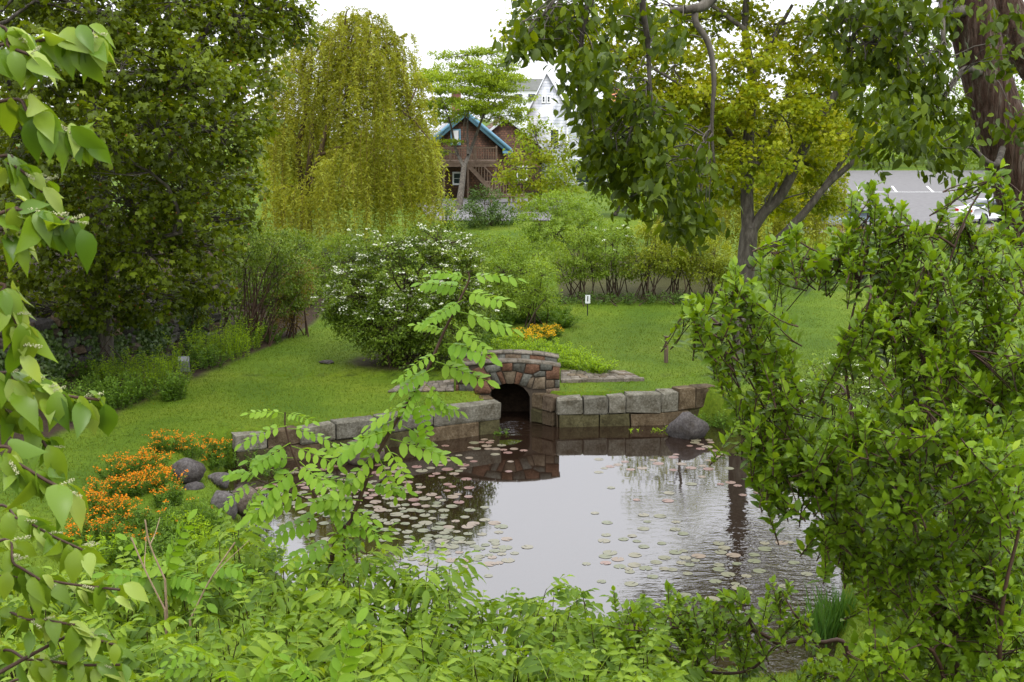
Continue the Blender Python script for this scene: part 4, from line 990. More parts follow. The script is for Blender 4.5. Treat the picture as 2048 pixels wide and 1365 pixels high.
def shrub_at(name, label, px, py, Y, bls, tpl, size, nsub, nleaf, rsub, mt, seed, **kw):
    b0 = P(px, py, Y); base = (b0[0], Y, Hs(b0[0], Y))
    return shrub(name, label, base, [pxblob(x, y, Y + dy, r, ry) for x, y, r, ry, dy in bls], tpl, size, nsub, nleaf, rsub, mt, seed, **kw)
shrub_at('round_shrub', 'round bright green clipped shrub behind the flower garden', 1118, 500, 63, [(1118, 430, 78, 42, 0), (1075, 450, 45, 35, -1), (1165, 455, 45, 35, -1), (1118, 475, 75, 30, -1), (1118, 405, 50, 22, 0)], OVAL2, .13, 75, 26, .24, 'bright', 60, nstem=7, shell=.75)
shrub_at('dark_shrub', 'dark green dense shrub beside the paved terrace', 978, 465, 68, [(978, 410, 42, 32, 0), (950, 430, 30, 26, -1), (1008, 430, 30, 26, 0), (980, 445, 45, 20, -1), (962, 390, 20, 18, 0)], OVAL2, .13, 45, 26, .26, 'dark', 61, shell=.7)
shrub_at('garden_shrub', 'green shrub at the willow foot left of the terrace', 890, 470, 66, [(885, 440, 32, 24, 0), (860, 455, 32, 20, 0), (910, 455, 25, 18, 0), (895, 415, 20, 18, 1)], OVAL2, .14, 40, 24, .26, 'vib', 62, shell=.6)
# viburnum with white flower clusters
shrub_at('viburnum', 'huge rounded viburnum with white flower heads left of the footbridge', 800, 745, 39.2,
         [(820, 560, 130, 95, 0), (720, 590, 80, 70, -.3), (680, 610, 50, 45, 0), (900, 560, 85, 85, 0), (800, 640, 110, 60, -.6), (880, 650, 85, 60, -.5), (740, 650, 75, 45, -.3), (780, 500, 90, 50, .4), (880, 490, 75, 45, .4), (850, 710, 80, 40, -.4), (940, 610, 55, 70, .3), (780, 695, 60, 35, -.2), (930, 500, 45, 35, 1), (700, 540, 50, 40, .8), (900, 700, 60, 40, .2)],
         OVAL2, .105, 150, 16, .20, 'vib', 63, nstem=16, cover=2.6, sr=.06, shell=.62, upbias=.5, flowers=('white_fl', 380, .06, 1.6))
# light shrubs behind it
for i, (lab, px, Y, mt, bls) in enumerate([
    ('pale green leafy shrub right behind the viburnum', 1010, 46, 'bright', [(1010, 545, 50, 50, 0), (985, 590, 40, 40, 0), (1045, 590, 45, 40, 0), (1020, 500, 40, 30, 1), (1060, 540, 35, 40, 1)]),
    ('slender small tree shrub with pale leaves above the yellow flowers', 1070, 45, 'bright', [(1068, 580, 35, 30, 0), (1085, 550, 30, 28, 0), (1050, 610, 28, 22, 0), (1090, 600, 28, 22, 0)]),
    ('soft green shrub mass below the round clipped shrub', 1030, 56, 'lilac', [(1030, 500, 60, 30, 0), (980, 490, 45, 28, 0), (1085, 510, 55, 35, 0), (960, 520, 40, 30, -1), (1050, 540, 50, 30, -1)]),
    ('tall weedy shrub in the gap left of the viburnum', 650, 52, 'lilac', [(650, 530, 35, 45, 0), (620, 560, 30, 40, 0), (680, 500, 35, 35, 1), (640, 590, 35, 25, -1), (600, 500, 35, 40, 2)])]):
    shrub_at('garden_shrub', lab, px, 640, Y, bls, OVAL2, .10, 55, 18, .22, mt, 64 + i, nstem=7, shell=.5)
# row of multi stemmed shrubs
for i, (lab, px, mt, bls) in enumerate([
    ('multi stemmed green shrub nearest the white notice board', 1160, 'lilac', [(1150, 500, 55, 40, 0), (1125, 535, 35, 30, 0), (1180, 535, 45, 30, 0), (1160, 470, 35, 22, 0)]),
    ('multi stemmed shrub with a few white blooms, second from the notice board', 1225, 'lilac', [(1225, 490, 55, 40, 0), (1200, 530, 40, 28, 0), (1255, 530, 45, 30, 0), (1235, 465, 35, 20, 0)]),
    ('multi stemmed olive green shrub in the middle of the row', 1295, 'olive', [(1295, 490, 50, 42, 0), (1280, 535, 45, 26, 0), (1330, 520, 40, 30, 0), (1300, 460, 35, 20, 0)]),
    ('olive shrub with curved dark stems, farther along the row', 1360, 'olive', [(1360, 490, 50, 42, 0), (1345, 530, 40, 26, 0), (1395, 510, 45, 36, 0), (1380, 460, 35, 20, 0)]),
    ('yellowish shrub at the row end beside the big trunk', 1430, 'olive', [(1430, 510, 48, 40, 0), (1410, 545, 40, 26, 0), (1455, 540, 35, 30, 0)])]):
    shrub_at('stem_shrub', lab, px, 605, 50.5 + .3 * (i % 2), bls, OVAL2, .105, 60, 20, .24, mt, 70 + i, nstem=15, spread=.28, sr=.028, shell=.55, group='row of multi stemmed shrubs', flowers=('white_fl', 25, .05, 1.9) if i == 1 else None)
for i in range(9):
    px = 1120 + i * 42
    shrub_at('ground_cover_clump', ['low dark leafy clump under the multi stemmed shrubs'][0], px, 606, 49.4, [(px, 597, 28, 10, 0)], OVAL2, .09, 26, 18, .18, 'dark', 80 + i, nstem=3, shell=.2, cat='plant', group='low clumps under the shrub row')
# brown stemmed shrub by the west lawn
shrub_at('arching_shrub', 'arching brown stemmed shrub between the maple and the left lawn', 500, 655, 42, [(540, 490, 55, 40, 0), (500, 530, 45, 35, 0), (580, 540, 45, 50, .5), (560, 600, 40, 40, .5), (490, 470, 40, 30, 0), (600, 590, 25, 40, 1)], OVAL2, .10, 50, 16, .26, 'vib', 90, nstem=34, spread=.35, sr=.026, stemm='redstem', shell=.4)
shrub_at('reddish_shrub', 'small reddish leaved shrub at the far corner of the left lawn', 585, 655, 43.5, [(585, 600, 35, 45, 0), (600, 550, 25, 40, 0), (575, 640, 35, 20, 0)], OVAL2, .08, 45, 14, .24, 'redtwig', 91, nstem=14, shell=.4, stemm='redstem')

for i, (lab, px, Y, mt, bls) in enumerate([
    ('shady green understory shrub above the stone wall, next to the arching shrub', 440, 45, 'vib', [(440, 520, 60, 60, 0), (480, 570, 45, 40, 0), (400, 570, 50, 40, 0), (460, 610, 50, 30, -.5)]),
    ('green understory shrub filling the gap behind the reddish shrub', 560, 49, 'vib', [(560, 540, 50, 50, 0), (600, 500, 40, 40, 1), (520, 500, 50, 50, 1), (610, 570, 35, 40, 0), (540, 590, 50, 35, 0)]),
    ('dark understory shrub between maple trunk and stone wall', 330, 41, 'maple', [(330, 560, 70, 50, 0), (260, 580, 60, 40, 0), (390, 610, 50, 40, 0), (180, 590, 70, 45, 0), (90, 620, 80, 50, 0)])]):
    shrub_at('understory_shrub', lab, px, 640, Y, bls, OVAL2, .13, 50, 18, .28, mt, 94 + i, nstem=9, shell=.4)

# ------------------------------------------------------------------ the big dark maple on the west side
bm_base = g3(-12.6, 37.5)
mb_bl = []
rg = np.random.default_rng(101)
for (x, y, r, Y) in [(60, -20, 110, 35), (200, 20, 110, 34), (340, 10, 110, 35), (470, 40, 100, 37), (560, 10, 70, 39), (100, 130, 110, 33), (240, 150, 110, 33), (380, 150, 110, 34), (490, 150, 80, 37),
                     (40, 260, 110, 33), (180, 280, 110, 32), (320, 270, 110, 33), (440, 270, 90, 35), (500, 240, 55, 37), (100, 400, 110, 33), (240, 400, 100, 32), (370, 390, 100, 33), (470, 370, 60, 36),
                     (40, 520, 100, 34), (170, 520, 100, 33), (300, 510, 95, 33), (410, 490, 80, 34), (470, 440, 45, 36), (80, 630, 90, 35), (200, 610, 80, 34), (310, 600, 75, 34.5), (410, 570, 60, 35.5), (0, 700, 70, 36), (-60, 100, 120, 35), (-60, 350, 120, 36), (-60, 560, 100, 37),
                     (600, 60, 45, 39.5), (-230, 60, 180, 26), (-260, -60, 180, 23), (-120, -330, 190, 27), (-330, 200, 180, 29), (60, -420, 190, 30), (-420, -100, 180, 25), (150, -140, 130, 36), (350, -130, 120, 36), (0, -150, 130, 37), (500, -80, 90, 38)]:
    mb_bl.append(pxblob(x, y, Y + (1.8 if y > 350 and x > -200 else 0), r, r * .75, 1.0))
rngm = np.random.default_rng(100)
t, PPm, AAm, NNm, rngm = tree('maple_tree', 'massive dark green maple hanging low over the left stone wall', 'tree', bm_base,
     [[(*g3(-12.6, 37.5, -.1), .42), (-12.4, 37.3, 4, .36), (-12.2, 37, 8, .28), (-12, 36.6, 14, .12)], [(-12.4, 37.2, 3.5, .2), (-10.8, 36, 6, .13), (-8.6, 35.5, 9, .07)], [(-12.3, 37, 5, .2), (-13.2, 35, 7.5, .12), (-13.6, 33.5, 11, .05)],
      [(-12.3, 37, 4.5, .18), (-10.5, 35, 5.2, .1), (-9, 34, 5.6, .05)], [(-12.3, 37, 6.5, .18), (-9.6, 36.8, 10, .1), (-7.6, 37.6, 13, .04)]],
     mb_bl, MAPLE, .17, 58, 15, .34, 'maple', 'bark', 100, cover=1.75, shell=.35, droop=.75, up=.7, br=(.06, .02))
sel = rngm.choice(len(PPm), 1700, False)
cc = PPm[sel] + rngm.normal(0, .06, (1700, 3)); V, Fc, rn = scatter(RHOMB, cc, nrm(rngm.normal(size=cc.shape) + np.array([0, 0, -.8])), nrm(rngm.normal(size=cc.shape)), .085, rngm.uniform(0, 1, 1700), 1.3)
MB().add(V, Fc, rn).build('seed_keys', M['samara'], t)
# ivy over the stone wall
for i, (s0, s1, zt) in enumerate([(0, 3.2, 2.6), (3.2, 6.6, 2.9), (6.6, 10.6, 2.6)]):
    rg = np.random.default_rng(120 + i); n = 2600; s = rg.uniform(s0, s1, n)
    x = np.interp(s, cum, WLP[:, 0]); y = np.interp(s, cum, WLP[:, 1]); z = 1.0 + (zt - .9) * rg.beta(1.4, 1.1, n)
    keep = np.sin(s * 2.6 + 1.3 * np.sin(z * 2.7) + i) + rg.normal(0, .35, n) > -.35
    p = np.stack([x + .12, y - .32 + rg.normal(0, .06, n), z], 1)[keep]
    N = nrm(rg.normal(size=p.shape) * .45 + np.array([.5, -1, .4])); A = nrm(rg.normal(size=p.shape) * .5 + np.array([0, 0, -1]))
    b0 = (float(np.interp((s0 + s1) / 2, cum, WLP[:, 0])), float(np.interp((s0 + s1) / 2, cum, WLP[:, 1])) - .3, .95)
    iv = thing('ivy', ['glossy ivy sheet on the stone wall end under the maple', 'glossy ivy hanging over the stone wall behind the granite slab', 'ivy covering the stone wall end by the arching shrub'][i], 'ivy', b0)
    V, Fc, rn = scatter(MAPLE, p - np.array(b0), A, N, .13 * rg.uniform(.6, 1.2, len(p)), rg.uniform(0, 1, len(p))); MB().add(V, Fc, rn).build('foliage', M['ivy'], iv)
    vs_ = MB()
    for k in range(7): limb(vs_, np.array([rg.uniform(-1.2, 1.2), .2, -.05]), np.array([rg.uniform(-1.2, 1.2), .15, zt - 1.2]), .02, .006, rg, 0, .1, 6, 4)
    vs_.build('vine_stems', M['twig'], iv)

# ------------------------------------------------------------------ big yellow green tree with forked grey trunk
Yt = 39.0
yb = P(1483, 720, Yt); yb[2] = Hs(yb[0], Yt)
ypaths = [[(yb[0], Yt, yb[2] - .1, .42), (yb[0] + .02, Yt, yb[2] + .5, .33), W(1487, 600, Yt, .30), W(1496, 490, Yt, .29), W(1500, 455, Yt, .26)],
          [W(1502, 462, Yt, .19), W(1528, 425, Yt, .17), W(1565, 385, Yt, .16), W(1612, 290, Yt, .145), W(1660, 205, Yt - .5, .12), W(1730, 100, Yt - 1, .09), W(1790, -30, Yt - 1, .06)],
          [W(1497, 465, Yt, .21), W(1494, 390, Yt + .3, .2), W(1497, 280, Yt + .5, .18), W(1505, 160, Yt + .5, .15), W(1490, 60, Yt + .5, .11), W(1500, -80, Yt + .5, .07)],
          [W(1498, 530, Yt - .2, .15), W(1545, 490, Yt - .6, .13), W(1605, 430, Yt - 1, .12), W(1650, 375, Yt - 1.2, .10), W(1705, 325, Yt - 1.5, .08), W(1755, 270, Yt - 1.8, .05)],
          [W(1640, 385, Yt - 1.1, .08), W(1690, 315, Yt - .8, .07), W(1745, 255, Yt - .5, .05), W(1790, 190, Yt, .03)],
          [W(1494, 400, Yt + .3, .1), W(1520, 300, Yt + 1, .09), W(1580, 180, Yt + 1.5, .07), W(1600, 60, Yt + 1.5, .04)],
          [W(1495, 330, Yt + .5, .1), W(1440, 240, Yt, .07), W(1360, 170, Yt - 1, .05), W(1250, 110, Yt - 1.5, .035), W(1120, 70, Yt - 2, .02)],
          [W(1505, 160, Yt + .5, .1), W(1540, 90, Yt + .5, .08), W(1585, 10, Yt + .5, .05)], [W(1490, 60, Yt, .08), W(1420, 10, Yt, .06), W(1340, -20, Yt, .04)],
          [W(1528, 425, Yt, .06), W(1560, 350, Yt - .5, .05), W(1585, 290, Yt - .5, .03)]]
ybl = [pxblob(x, y, Yt + dy, r * 1.3, r * .85, 1.0) for x, y, r, dy in [(1400, 40, 60, 1), (1500, 120, 60, -1), (1590, 110, 60, 1), (1440, 190, 65, -1.5), (1560, 230, 70, -1), (1640, 190, 60, 1.5), (1710, 110, 60, -1), (1350, 130, 60, 0), (1520, 330, 60, -1.5), (1610, 330, 60, 1), (1690, 270, 50, -1.5), (1420, 290, 60, 1),
       (1640, 50, 50, 0), (1740, 30, 55, 0), (1290, 60, 60, -1), (1060, 35, 36, -2), (1035, 75, 26, -2), (1170, 60, 50, -1.5), (1230, 130, 55, -1), (1140, 90, 35, -2), (1480, 250, 60, 1.5), (1370, 230, 55, -1), (1660, 400, 35, 1), (1560, 410, 40, 2), (1450, 380, 50, 1.5), 
       (1480, 30, 35, 1), (1540, 50, 30, 1), (1330, 330, 45, 0), (1290, 210, 50, 0), (1780, 130, 45, 0), (1420, -60, 60, 0), (1560, -80, 70, 0), (1700, -70, 60, 0), (1250, -30, 60, -1)]]
tree('yellow_green_tree', 'tall yellow green tree with forked grey trunk on the right lawn', 'tree', tuple(yb), ypaths, ybl, MAPLE, .155, 30, 20, .42, 'yellow', 'bark', 140, cover=2.1, shell=.2, droop=.5, up=.8, br=(.035, .012), flat=.55, wid=.8)

# ------------------------------------------------------------------ borders, flowers, ferns
def plume_plant(name, label, p, w_, h_, n, mat, seed, group=None, leaf=.09, tpl=OVAL2, stems=40, cat='plant', wid=.6, blossoms=None, lean=.15, dens=1.0):
    """upright leafy stems rising from one clump"""
    rng = np.random.default_rng(seed); t = thing(name, label, cat, p, 0, group); sm = MB(); PP = []; AA = []; NN = []; tips = []
    for i in range(stems):
        a = np.r_[inball(rng, 1)[0][:2] * w_, -.05]; hh = h_ * rng.uniform(.6, 1.1) * (1 - .35 * (np.linalg.norm(a[:2]) / w_) ** 2)
        e_ = a + np.r_[rng.normal(0, lean * h_, 2) + a[:2] * .25, hh]; t_ = np.linspace(0, 1, 3)[:, None]
        pth = a + (e_ - a) * t_; V, Q = tube(pth, np.linspace(.008, .004, 3), 3); sm.add(V, Q)
        k = int(n * dens); tt = rng.uniform(.12, 1, k)[:, None]; q = a + (e_ - a) * tt
        PP.append(q); AA.append(nrm(rng.normal(size=(k, 3)) * np.array([1, 1, .3]) + np.array([0, 0, .55]))); NN.append(nrm(rng.normal(size=(k, 3)) * .4 + np.array([0, 0, 1]))); tips.append(e_)
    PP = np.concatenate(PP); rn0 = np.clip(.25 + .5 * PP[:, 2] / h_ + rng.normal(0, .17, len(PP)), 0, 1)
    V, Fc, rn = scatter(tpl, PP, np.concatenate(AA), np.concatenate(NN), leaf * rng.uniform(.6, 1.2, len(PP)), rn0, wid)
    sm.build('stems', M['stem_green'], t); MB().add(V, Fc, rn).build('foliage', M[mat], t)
    if blossoms:
        fm, frac, fs, m_ = blossoms; tips = np.array(tips); tips = tips[rng.uniform(size=len(tips)) < frac]
        if len(tips):
            cc = np.repeat(tips, m_, 0) + rng.normal(0, fs * 1.1, (len(tips) * m_, 3)) * np.array([1, 1, .5]) + np.array([0, 0, .03])
            V, Fc, rn = scatter(OVAL2, cc, nrm(rng.normal(size=cc.shape) * np.array([1, 1, .4])), nrm(rng.normal(size=cc.shape) * .5 + np.array([0, -.3, 1])), fs * rng.uniform(.7, 1.2, len(cc)), rng.uniform(0, 1, len(cc)), 1.7)
            MB().add(V, Fc, rn).build('blossom', M[fm], t)
    return t
# fresh green border on the left
bord = [(190, 800, 30, 'herb'), (235, 775, 30, 'fern'), (285, 765, 34, 'fern'), (335, 765, 30, 'fern'), (265, 800, 30, 'herb'), (225, 815, 26, 'herb'), (315, 785, 26, 'fern'), (180, 760, 30, 'herb'), (395, 720, 28, 'fern'), (440, 708, 30, 'fern'), (485, 700, 28, 'fern'), (525, 685, 28, 'herb'), (410, 735, 22, 'herb'), (465, 718, 22, 'fern'), (500, 672, 24, 'herb'), (350, 800, 14, 'herb'), (120, 815, 30, 'herb'), (60, 800, 30, 'herb'), (150, 835, 26, 'herb')]
for i, (px, py, r, mt) in enumerate(bord):
    p = onG(px, py); k = np.linalg.norm(p - EYE) / F
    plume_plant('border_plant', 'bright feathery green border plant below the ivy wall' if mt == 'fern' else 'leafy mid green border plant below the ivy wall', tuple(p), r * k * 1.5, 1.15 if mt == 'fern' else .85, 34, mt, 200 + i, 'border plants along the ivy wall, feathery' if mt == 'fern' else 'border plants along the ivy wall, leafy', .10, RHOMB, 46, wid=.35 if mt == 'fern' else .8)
# orange wallflowers on the pond bank
for i, (px, py, r, fr) in enumerate([(330, 890, 24, .5), (380, 900, 24, .5), (430, 898, 24, .6), (300, 930, 26, .9), (245, 940, 28, .9), (320, 965, 28, .95), (270, 975, 26, .9), (210, 985, 26, .8), (340, 1000, 22, .4), (190, 1020, 24, .95), (240, 1025, 26, .95), (280, 1050, 24, .2), (170, 1070, 26, .6), (220, 1075, 26, .3), (330, 1045, 26, .12), (390, 1030, 26, .1), (290, 1090, 26, .15), (350, 1085, 26, .0), (140, 1090, 24, .4), (425, 920, 20, .3), (470, 915, 22, .1)]):
    p = onG(px, py + 12); k = np.linalg.norm(p - EYE) / F
    lab = ('sparse orange wallflower clump by the low end of the left granite wall' if py < 928 else 'dense orange wallflower clump next to the large dark boulder' if px > 265 and py < 1010 else 'dense orange wallflower clump at the lawn edge of the flower bed' if py < 1000 else 'flat spread of orange wallflowers at the downhill end of the bed')
    plume_plant('wallflower', lab if fr > .25 else ('leafy green clump among the orange wallflowers' if px < 380 else 'leafy green clump between wallflowers and granite wall'), tuple(p), r * k * 1.25, .5, 24, 'herb', 240 + i, 'orange wallflower clumps on the pond bank' if fr > .25 else 'green clumps among the wallflowers', .09, RHOMB, 46, cat='flower' if fr > .25 else 'plant', wid=.5, blossoms=('orange', fr, .038, 9) if fr else None)
for i, (px, py, r) in enumerate([(380, 1065, 30), (420, 1060, 22), (480, 1085, 26), (410, 1100, 32), (350, 1115, 30), (300, 1125, 30), (460, 1115, 30), (510, 1095, 26), (250, 1120, 28), (530, 1125, 28), (340, 1075, 26), (500, 1140, 30), (200, 1120, 28), (400, 1140, 32), (300, 1165, 32), (440, 1165, 32)]):
    p = onG(px, py + 8); k = np.linalg.norm(p - EYE) / F
    plume_plant('bank_weed', 'lush green weed clump on the bank between wallflowers and lily pads', tuple(p), r * k * 1.3, .55, 24, 'herb' if i % 3 else 'fern', 600 + i, 'weed clumps on the pond bank', .10, RHOMB, 40, wid=.5)
# yellow flowers and ferns right of the bridge
for i, (px, py, r) in enumerate([(1045, 672, 16), (1075, 665, 17), (1105, 664, 15), (1060, 682, 15), (1090, 676, 15)]):
    p = onG(px, py + 8); k = np.linalg.norm(p - EYE) / F
    plume_plant('yellow_flower_clump', 'clump of golden yellow flowers beside the right lawn', tuple(p), r * k * 1.2, .42, 18, 'herb', 270 + i, 'golden flower clumps by the lawn', .1, RHOMB, 40, cat='flower', wid=.5, blossoms=('yflower', .95, .045, 7))
for i, (px, py, r, lab, mt) in enumerate([(1000, 705, 20, 0, 'fern'), (1040, 710, 22, 0, 'fern'), (1085, 722, 22, 0, 'fern'), (1130, 730, 22, 0, 'fern'), (1170, 738, 22, 0, 'fern'), (1195, 745, 14, 0, 'fern'), (1110, 705, 20, 0, 'fern'), (1020, 690, 20, 0, 'fern'), (980, 690, 22, 1, 'herb'), (990, 665, 20, 1, 'herb'), (1125, 650, 14, 1, 'herb'), (1115, 632, 18, 1, 'herb'), (1085, 640, 18, 1, 'herb'), (1040, 640, 20, 1, 'herb'), (1010, 645, 18, 1, 'herb'), (1150, 720, 18, 0, 'fern'), (1065, 700, 20, 0, 'fern'), (1060, 735, 20, 0, 'fern'), (960, 715, 16, 1, 'herb')]):
    p = onG(px, py + 4); k = np.linalg.norm(p - EYE) / F
    plume_plant('fern' if mt == 'fern' else 'waterside_plant', ['bright green fern growing behind the right end of the footbridge', 'leafy green plant along the stream behind the footbridge'][lab], tuple(p), r * k * 1.25, .55, 26, mt, 290 + i, ['ferns behind the footbridge', 'stream side plants behind the footbridge'][lab], .12, SLIM if mt == 'fern' else RHOMB, 44, wid=1.2 if mt == 'fern' else .7, lean=.4)
# small plants at the walls and pond edge
for i, (px, py, Y, lab, mt, h_) in enumerate([(1345, 845, 34.3, 'small upright water plant before the right granite wall', 'fern', .35), (1318, 850, 34.2, 'tiny pale water plant next to the upright one', 'fern', .2), (1425, 830, 35.0, 'leafy weed growing on the broken right wall end', 'herb', .55), (1450, 845, 34.6, 'spreading weed on the reddish bank beyond the boulder', 'herb', .5), (1268, 856, 34.3, 'little sprout in the water at the mossy wall foot', 'fern', .18), (1000, 858, 33.9, 'thin green weed at the left corner of the channel mouth', 'herb', .3), (740, 925, 31.2, 'green weed growing over the pale brown boulder', 'herb', .4), (540, 935, 29.8, 'leafy weed at the low end of the left granite wall', 'herb', .5), (500, 905, 30.6, 'taller leafy weed overlapping the left wall end', 'herb', .7)]):
    p = P(px, py, Y); p[2] = max(Hs(p[0], p[1]), -.1)
    plume_plant('waterside_weed', lab, tuple(p), .22 if h_ < .4 else .4, h_, 12, mt, 320 + i, None, .1, OVAL2, 10 if h_ < .4 else 26, wid=.6)
# iris clump on the east shore
for i, (px, py, Y) in enumerate([(1665, 1205, 20.5), (1690, 1215, 20.2), (1650, 1225, 19.9)]):
    p = P(px, py, Y); p[2] = max(Hs(p[0], p[1]), .0); rg = np.random.default_rng(340 + i); n = 90
    t = thing('iris_clump', 'dark green sword leaved iris clump at the right shore of the pond', 'plant', tuple(p), 0, 'iris clumps on the right shore')
    q = np.c_[rg.normal(0, .14, (n, 2)), np.full(n, -.08)]; V, Fc, rn = scatter(BLADE, q, nrm(np.c_[rg.normal(0, .22, (n, 2)), np.ones(n)]), nrm(rg.normal(size=(n, 3)) * np.array([1, 1, .1])), rg.uniform(.5, .85, n), rg.uniform(0, 1, n), .35)
    MB().add(V, Fc, rn).build('leaf_blades', M['iris'], t)
# white flowered shrub behind the right foreground bush and dark shrubs on the east bank
shrub_at('flowering_shrub', 'low green shrub with small white flower heads right of the pond', 1690, 830, 27, [(1660, 750, 70, 35, 0), (1740, 750, 70, 40, 0), (1700, 790, 90, 40, -.3), (1620, 790, 50, 35, 0), (1800, 790, 70, 45, .3), (1850, 750, 60, 50, .5)], OVAL2, .08, 70, 14, .16, 'vib', 350, nstem=10, shell=.5, flowers=('white_fl', 130, .035, .7))
shrub_at('bank_shrub', 'dark leafy shrub on the right bank behind the foreground bush', 1880, 950, 24, [(1850, 880, 90, 60, 0), (1950, 860, 90, 70, 0), (2020, 900, 80, 70, 0), (1780, 920, 80, 50, 0), (1900, 960, 100, 50, -.3)], OVAL2, .09, 60, 14, .18, 'dark', 351, nstem=10, shell=.5)
shrub_at('bank_shrub', 'dark green low shrub above the iris clump at the right shore', 1900, 1180, 18, [(1850, 1120, 100, 50, 0), (1950, 1120, 100, 60, 0), (1780, 1160, 80, 45, 0), (2040, 1130, 90, 70, 0), (1880, 1200, 110, 45, 0)], OVAL2, .08, 60, 14, .15, 'dark', 352, nstem=10, shell=.5)
for i, (px, Y) in enumerate([(1700, 70.5), (1780, 71), (1860, 71.5), (1940, 72), (2010, 72.2)]):
    shrub_at('hedge_shrub', 'low brownish green hedge plant along the near parking lot edge', px, 470, Y, [(px, 462, 40, 12, 0), (px + 25, 464, 30, 9, 0)], OVAL2, .12, 30, 16, .3, 'olive' if i % 2 else 'redtwig', 360 + i, nstem=5, shell=.2, group='hedge plants along the parking lot')

# ------------------------------------------------------------------ lily pads
rg = np.random.default_rng(400)
padm = []
for k in range(6):
    n = 14; a0 = R(8); a = np.linspace(a0, 2 * np.pi - a0, n); rr = 1 + rg.normal(0, .025, n)
    V = [(0, 0, .0)] + [(r_ * np.cos(t_), r_ * np.sin(t_), .0015 + abs(rg.normal(0, .002))) for r_, t_ in zip(rr, a)]
    padm.append(MB().add(V, np.array([(0, i, i + 1) for i in range(1, n)]), k / 5.).mesh('lily_pad', M['pad'], True))
def pad_spots(n, px0, py0, sx, sy, rot=0):
    o = []
    for _ in range(n):
        a, b_ = rg.normal(0, sx), rg.normal(0, sy); o.append((px0 + a, py0 + b_ + rot * a))
    return o
spots = []
for args in [(110, 700, 985, 60, 22, .0), (110, 800, 1020, 60, 25, .1), (110, 900, 1060, 50, 30, .1), (40, 640, 1020, 50, 25), (50, 970, 1090, 35, 25), (22, 985, 895, 25, 8, .2), (12, 880, 950, 40, 18), (14, 900, 905, 40, 12), (40, 1330, 1130, 70, 28), (26, 1270, 1080, 50, 30), (20, 1390, 930, 40, 18), (10, 1400, 890, 25, 8), (12, 1240, 940, 30, 10), (22, 1480, 1160, 40, 40), (10, 1500, 980, 40, 10), (10, 1560, 1090, 35, 30), (10, 1330, 1000, 60, 25), (20, 780, 955, 50, 12), (24, 560, 1000, 40, 20), (8, 900, 930, 60, 10), (30, 860, 1120, 60, 20)]:
    spots += pad_spots(*args)
placed = np.zeros((0, 3))
for (px, py) in spots:
    if py < 868: continue
    p = G(px, py, 0.0); r_ = rg.uniform(.085, .155)
    if sdf_pond(np.array([p[0]]), np.array([p[1]]))[0] > -.25: continue
    if len(placed) and np.min(np.hypot(placed[:, 0] - p[0], placed[:, 1] - p[1]) - placed[:, 2] * .8) < r_ * .8: continue
    placed = np.vstack([placed, [p[0], p[1], r_]])
order = np.argsort(np.hypot(placed[:, 0], placed[:, 1])); rest = MB()
for j, i in enumerate(order):
    x, y, r_ = placed[i]; far_ = y > 27.5; k = int(np.clip(rg.normal(3.9 if far_ else 1.6, 1.2), 0, 5))
    if j < 300:
        o = obj('lily_pad', padm[k]); o.location = (x, y, .003 + j * 6e-6); o.scale = (r_, r_, 1); o.rotation_euler = (0, 0, rg.uniform(0, 6.28))
        kc = ['olive green', 'olive green', 'tan', 'tan', 'pinkish', 'reddish pink'][k]; tag(o, kc + ' round notched lily pad floating flat on the pond', 'lily pad', kc + ' lily pads on the pond')
    else:
        a_ = np.linspace(.15, 6.13, 14) + rg.uniform(0, 6); rest.add([(x, y, .0025)] + [(x + r_ * math.cos(q), y + r_ * math.sin(q), .0035) for q in a_], np.array([(0, i_, i_ + 1) for i_ in range(1, 14)]), k / 5.)
if rest.n: tag(stuff(rest.build('lily_pads', M['pad'])), 'small far lily pads scattered over the pond surface', 'lily pads')
print('pads', len(placed))

# ------------------------------------------------------------------ lawn blades
rg = np.random.default_rng(420); n = 270000
x = rg.uniform(-14, 15, n); y = 20 + 42 * rg.beta(1.2, 1.7, n)
dd = sdf_pond(x, y)
ok = (dd > .30) & (x > edge_x(y) + .03) & (np.abs(x) < .46 * y + 1)
ok &= ~((np.abs(y - BY - .85) < .95) & (x > -1.75) & (x < 1.5))
ok &= ~((y > 49.5) & (x > 2) & (x < 9)) & (np.hypot((x + 3.3) / 1.9, (y - 39.3) / 1.3) > 1)
def inquad(q, x, y):
    c = np.ones_like(x, bool); s = None
    for i in range(4):
        a, b_ = q[i], q[(i + 1) % 4]; cr = (b_[0] - a[0]) * (y - a[1]) - (b_[1] - a[1]) * (x - a[0]); c &= cr > -.02
    return c
ok &= ~inquad([G(1121, 766, .92), G(1288, 761, .95), G(1250, 744, .98), G(1121, 743, .98)], x, y) & ~inquad([G(775, 786, .92), G(908, 784, .92), G(908, 762, .95), G(800, 770, .95)], x, y)
ok &= ~((y > 38) & (x > -1.2) & (x < 1.4) & (y < 47))
x, y = x[ok], y[ok]; p = np.c_[x, y, H(x, y) - .008]; n = len(p)
patch = np.sin(x * .9 + 2 * np.sin(y * .35)) * np.sin(y * .7 + 1.3 * np.sin(x * .5))
worn = np.exp(-(((x - 1.6) / 3.5) ** 2 + ((y - 34.9) / .35) ** 2)) * .35 + np.exp(-((dd[ok] - .4) / .25) ** 2) * .4
V, Fc, rn = scatter(BLADE, p, nrm(np.c_[rg.normal(0, .5, (n, 2)), np.ones(n)]), nrm(rg.normal(size=(n, 3))), rg.uniform(.035, .085, n), np.clip(.42 + .13 * patch + rg.normal(0, .2, n) + worn, 0, 1), 1.1)
gr = stuff(MB().add(V, Fc, rn).build('lawn_grass', M['grassb'])); tag(gr, 'short mown green grass of the lawns around the pond', 'grass')
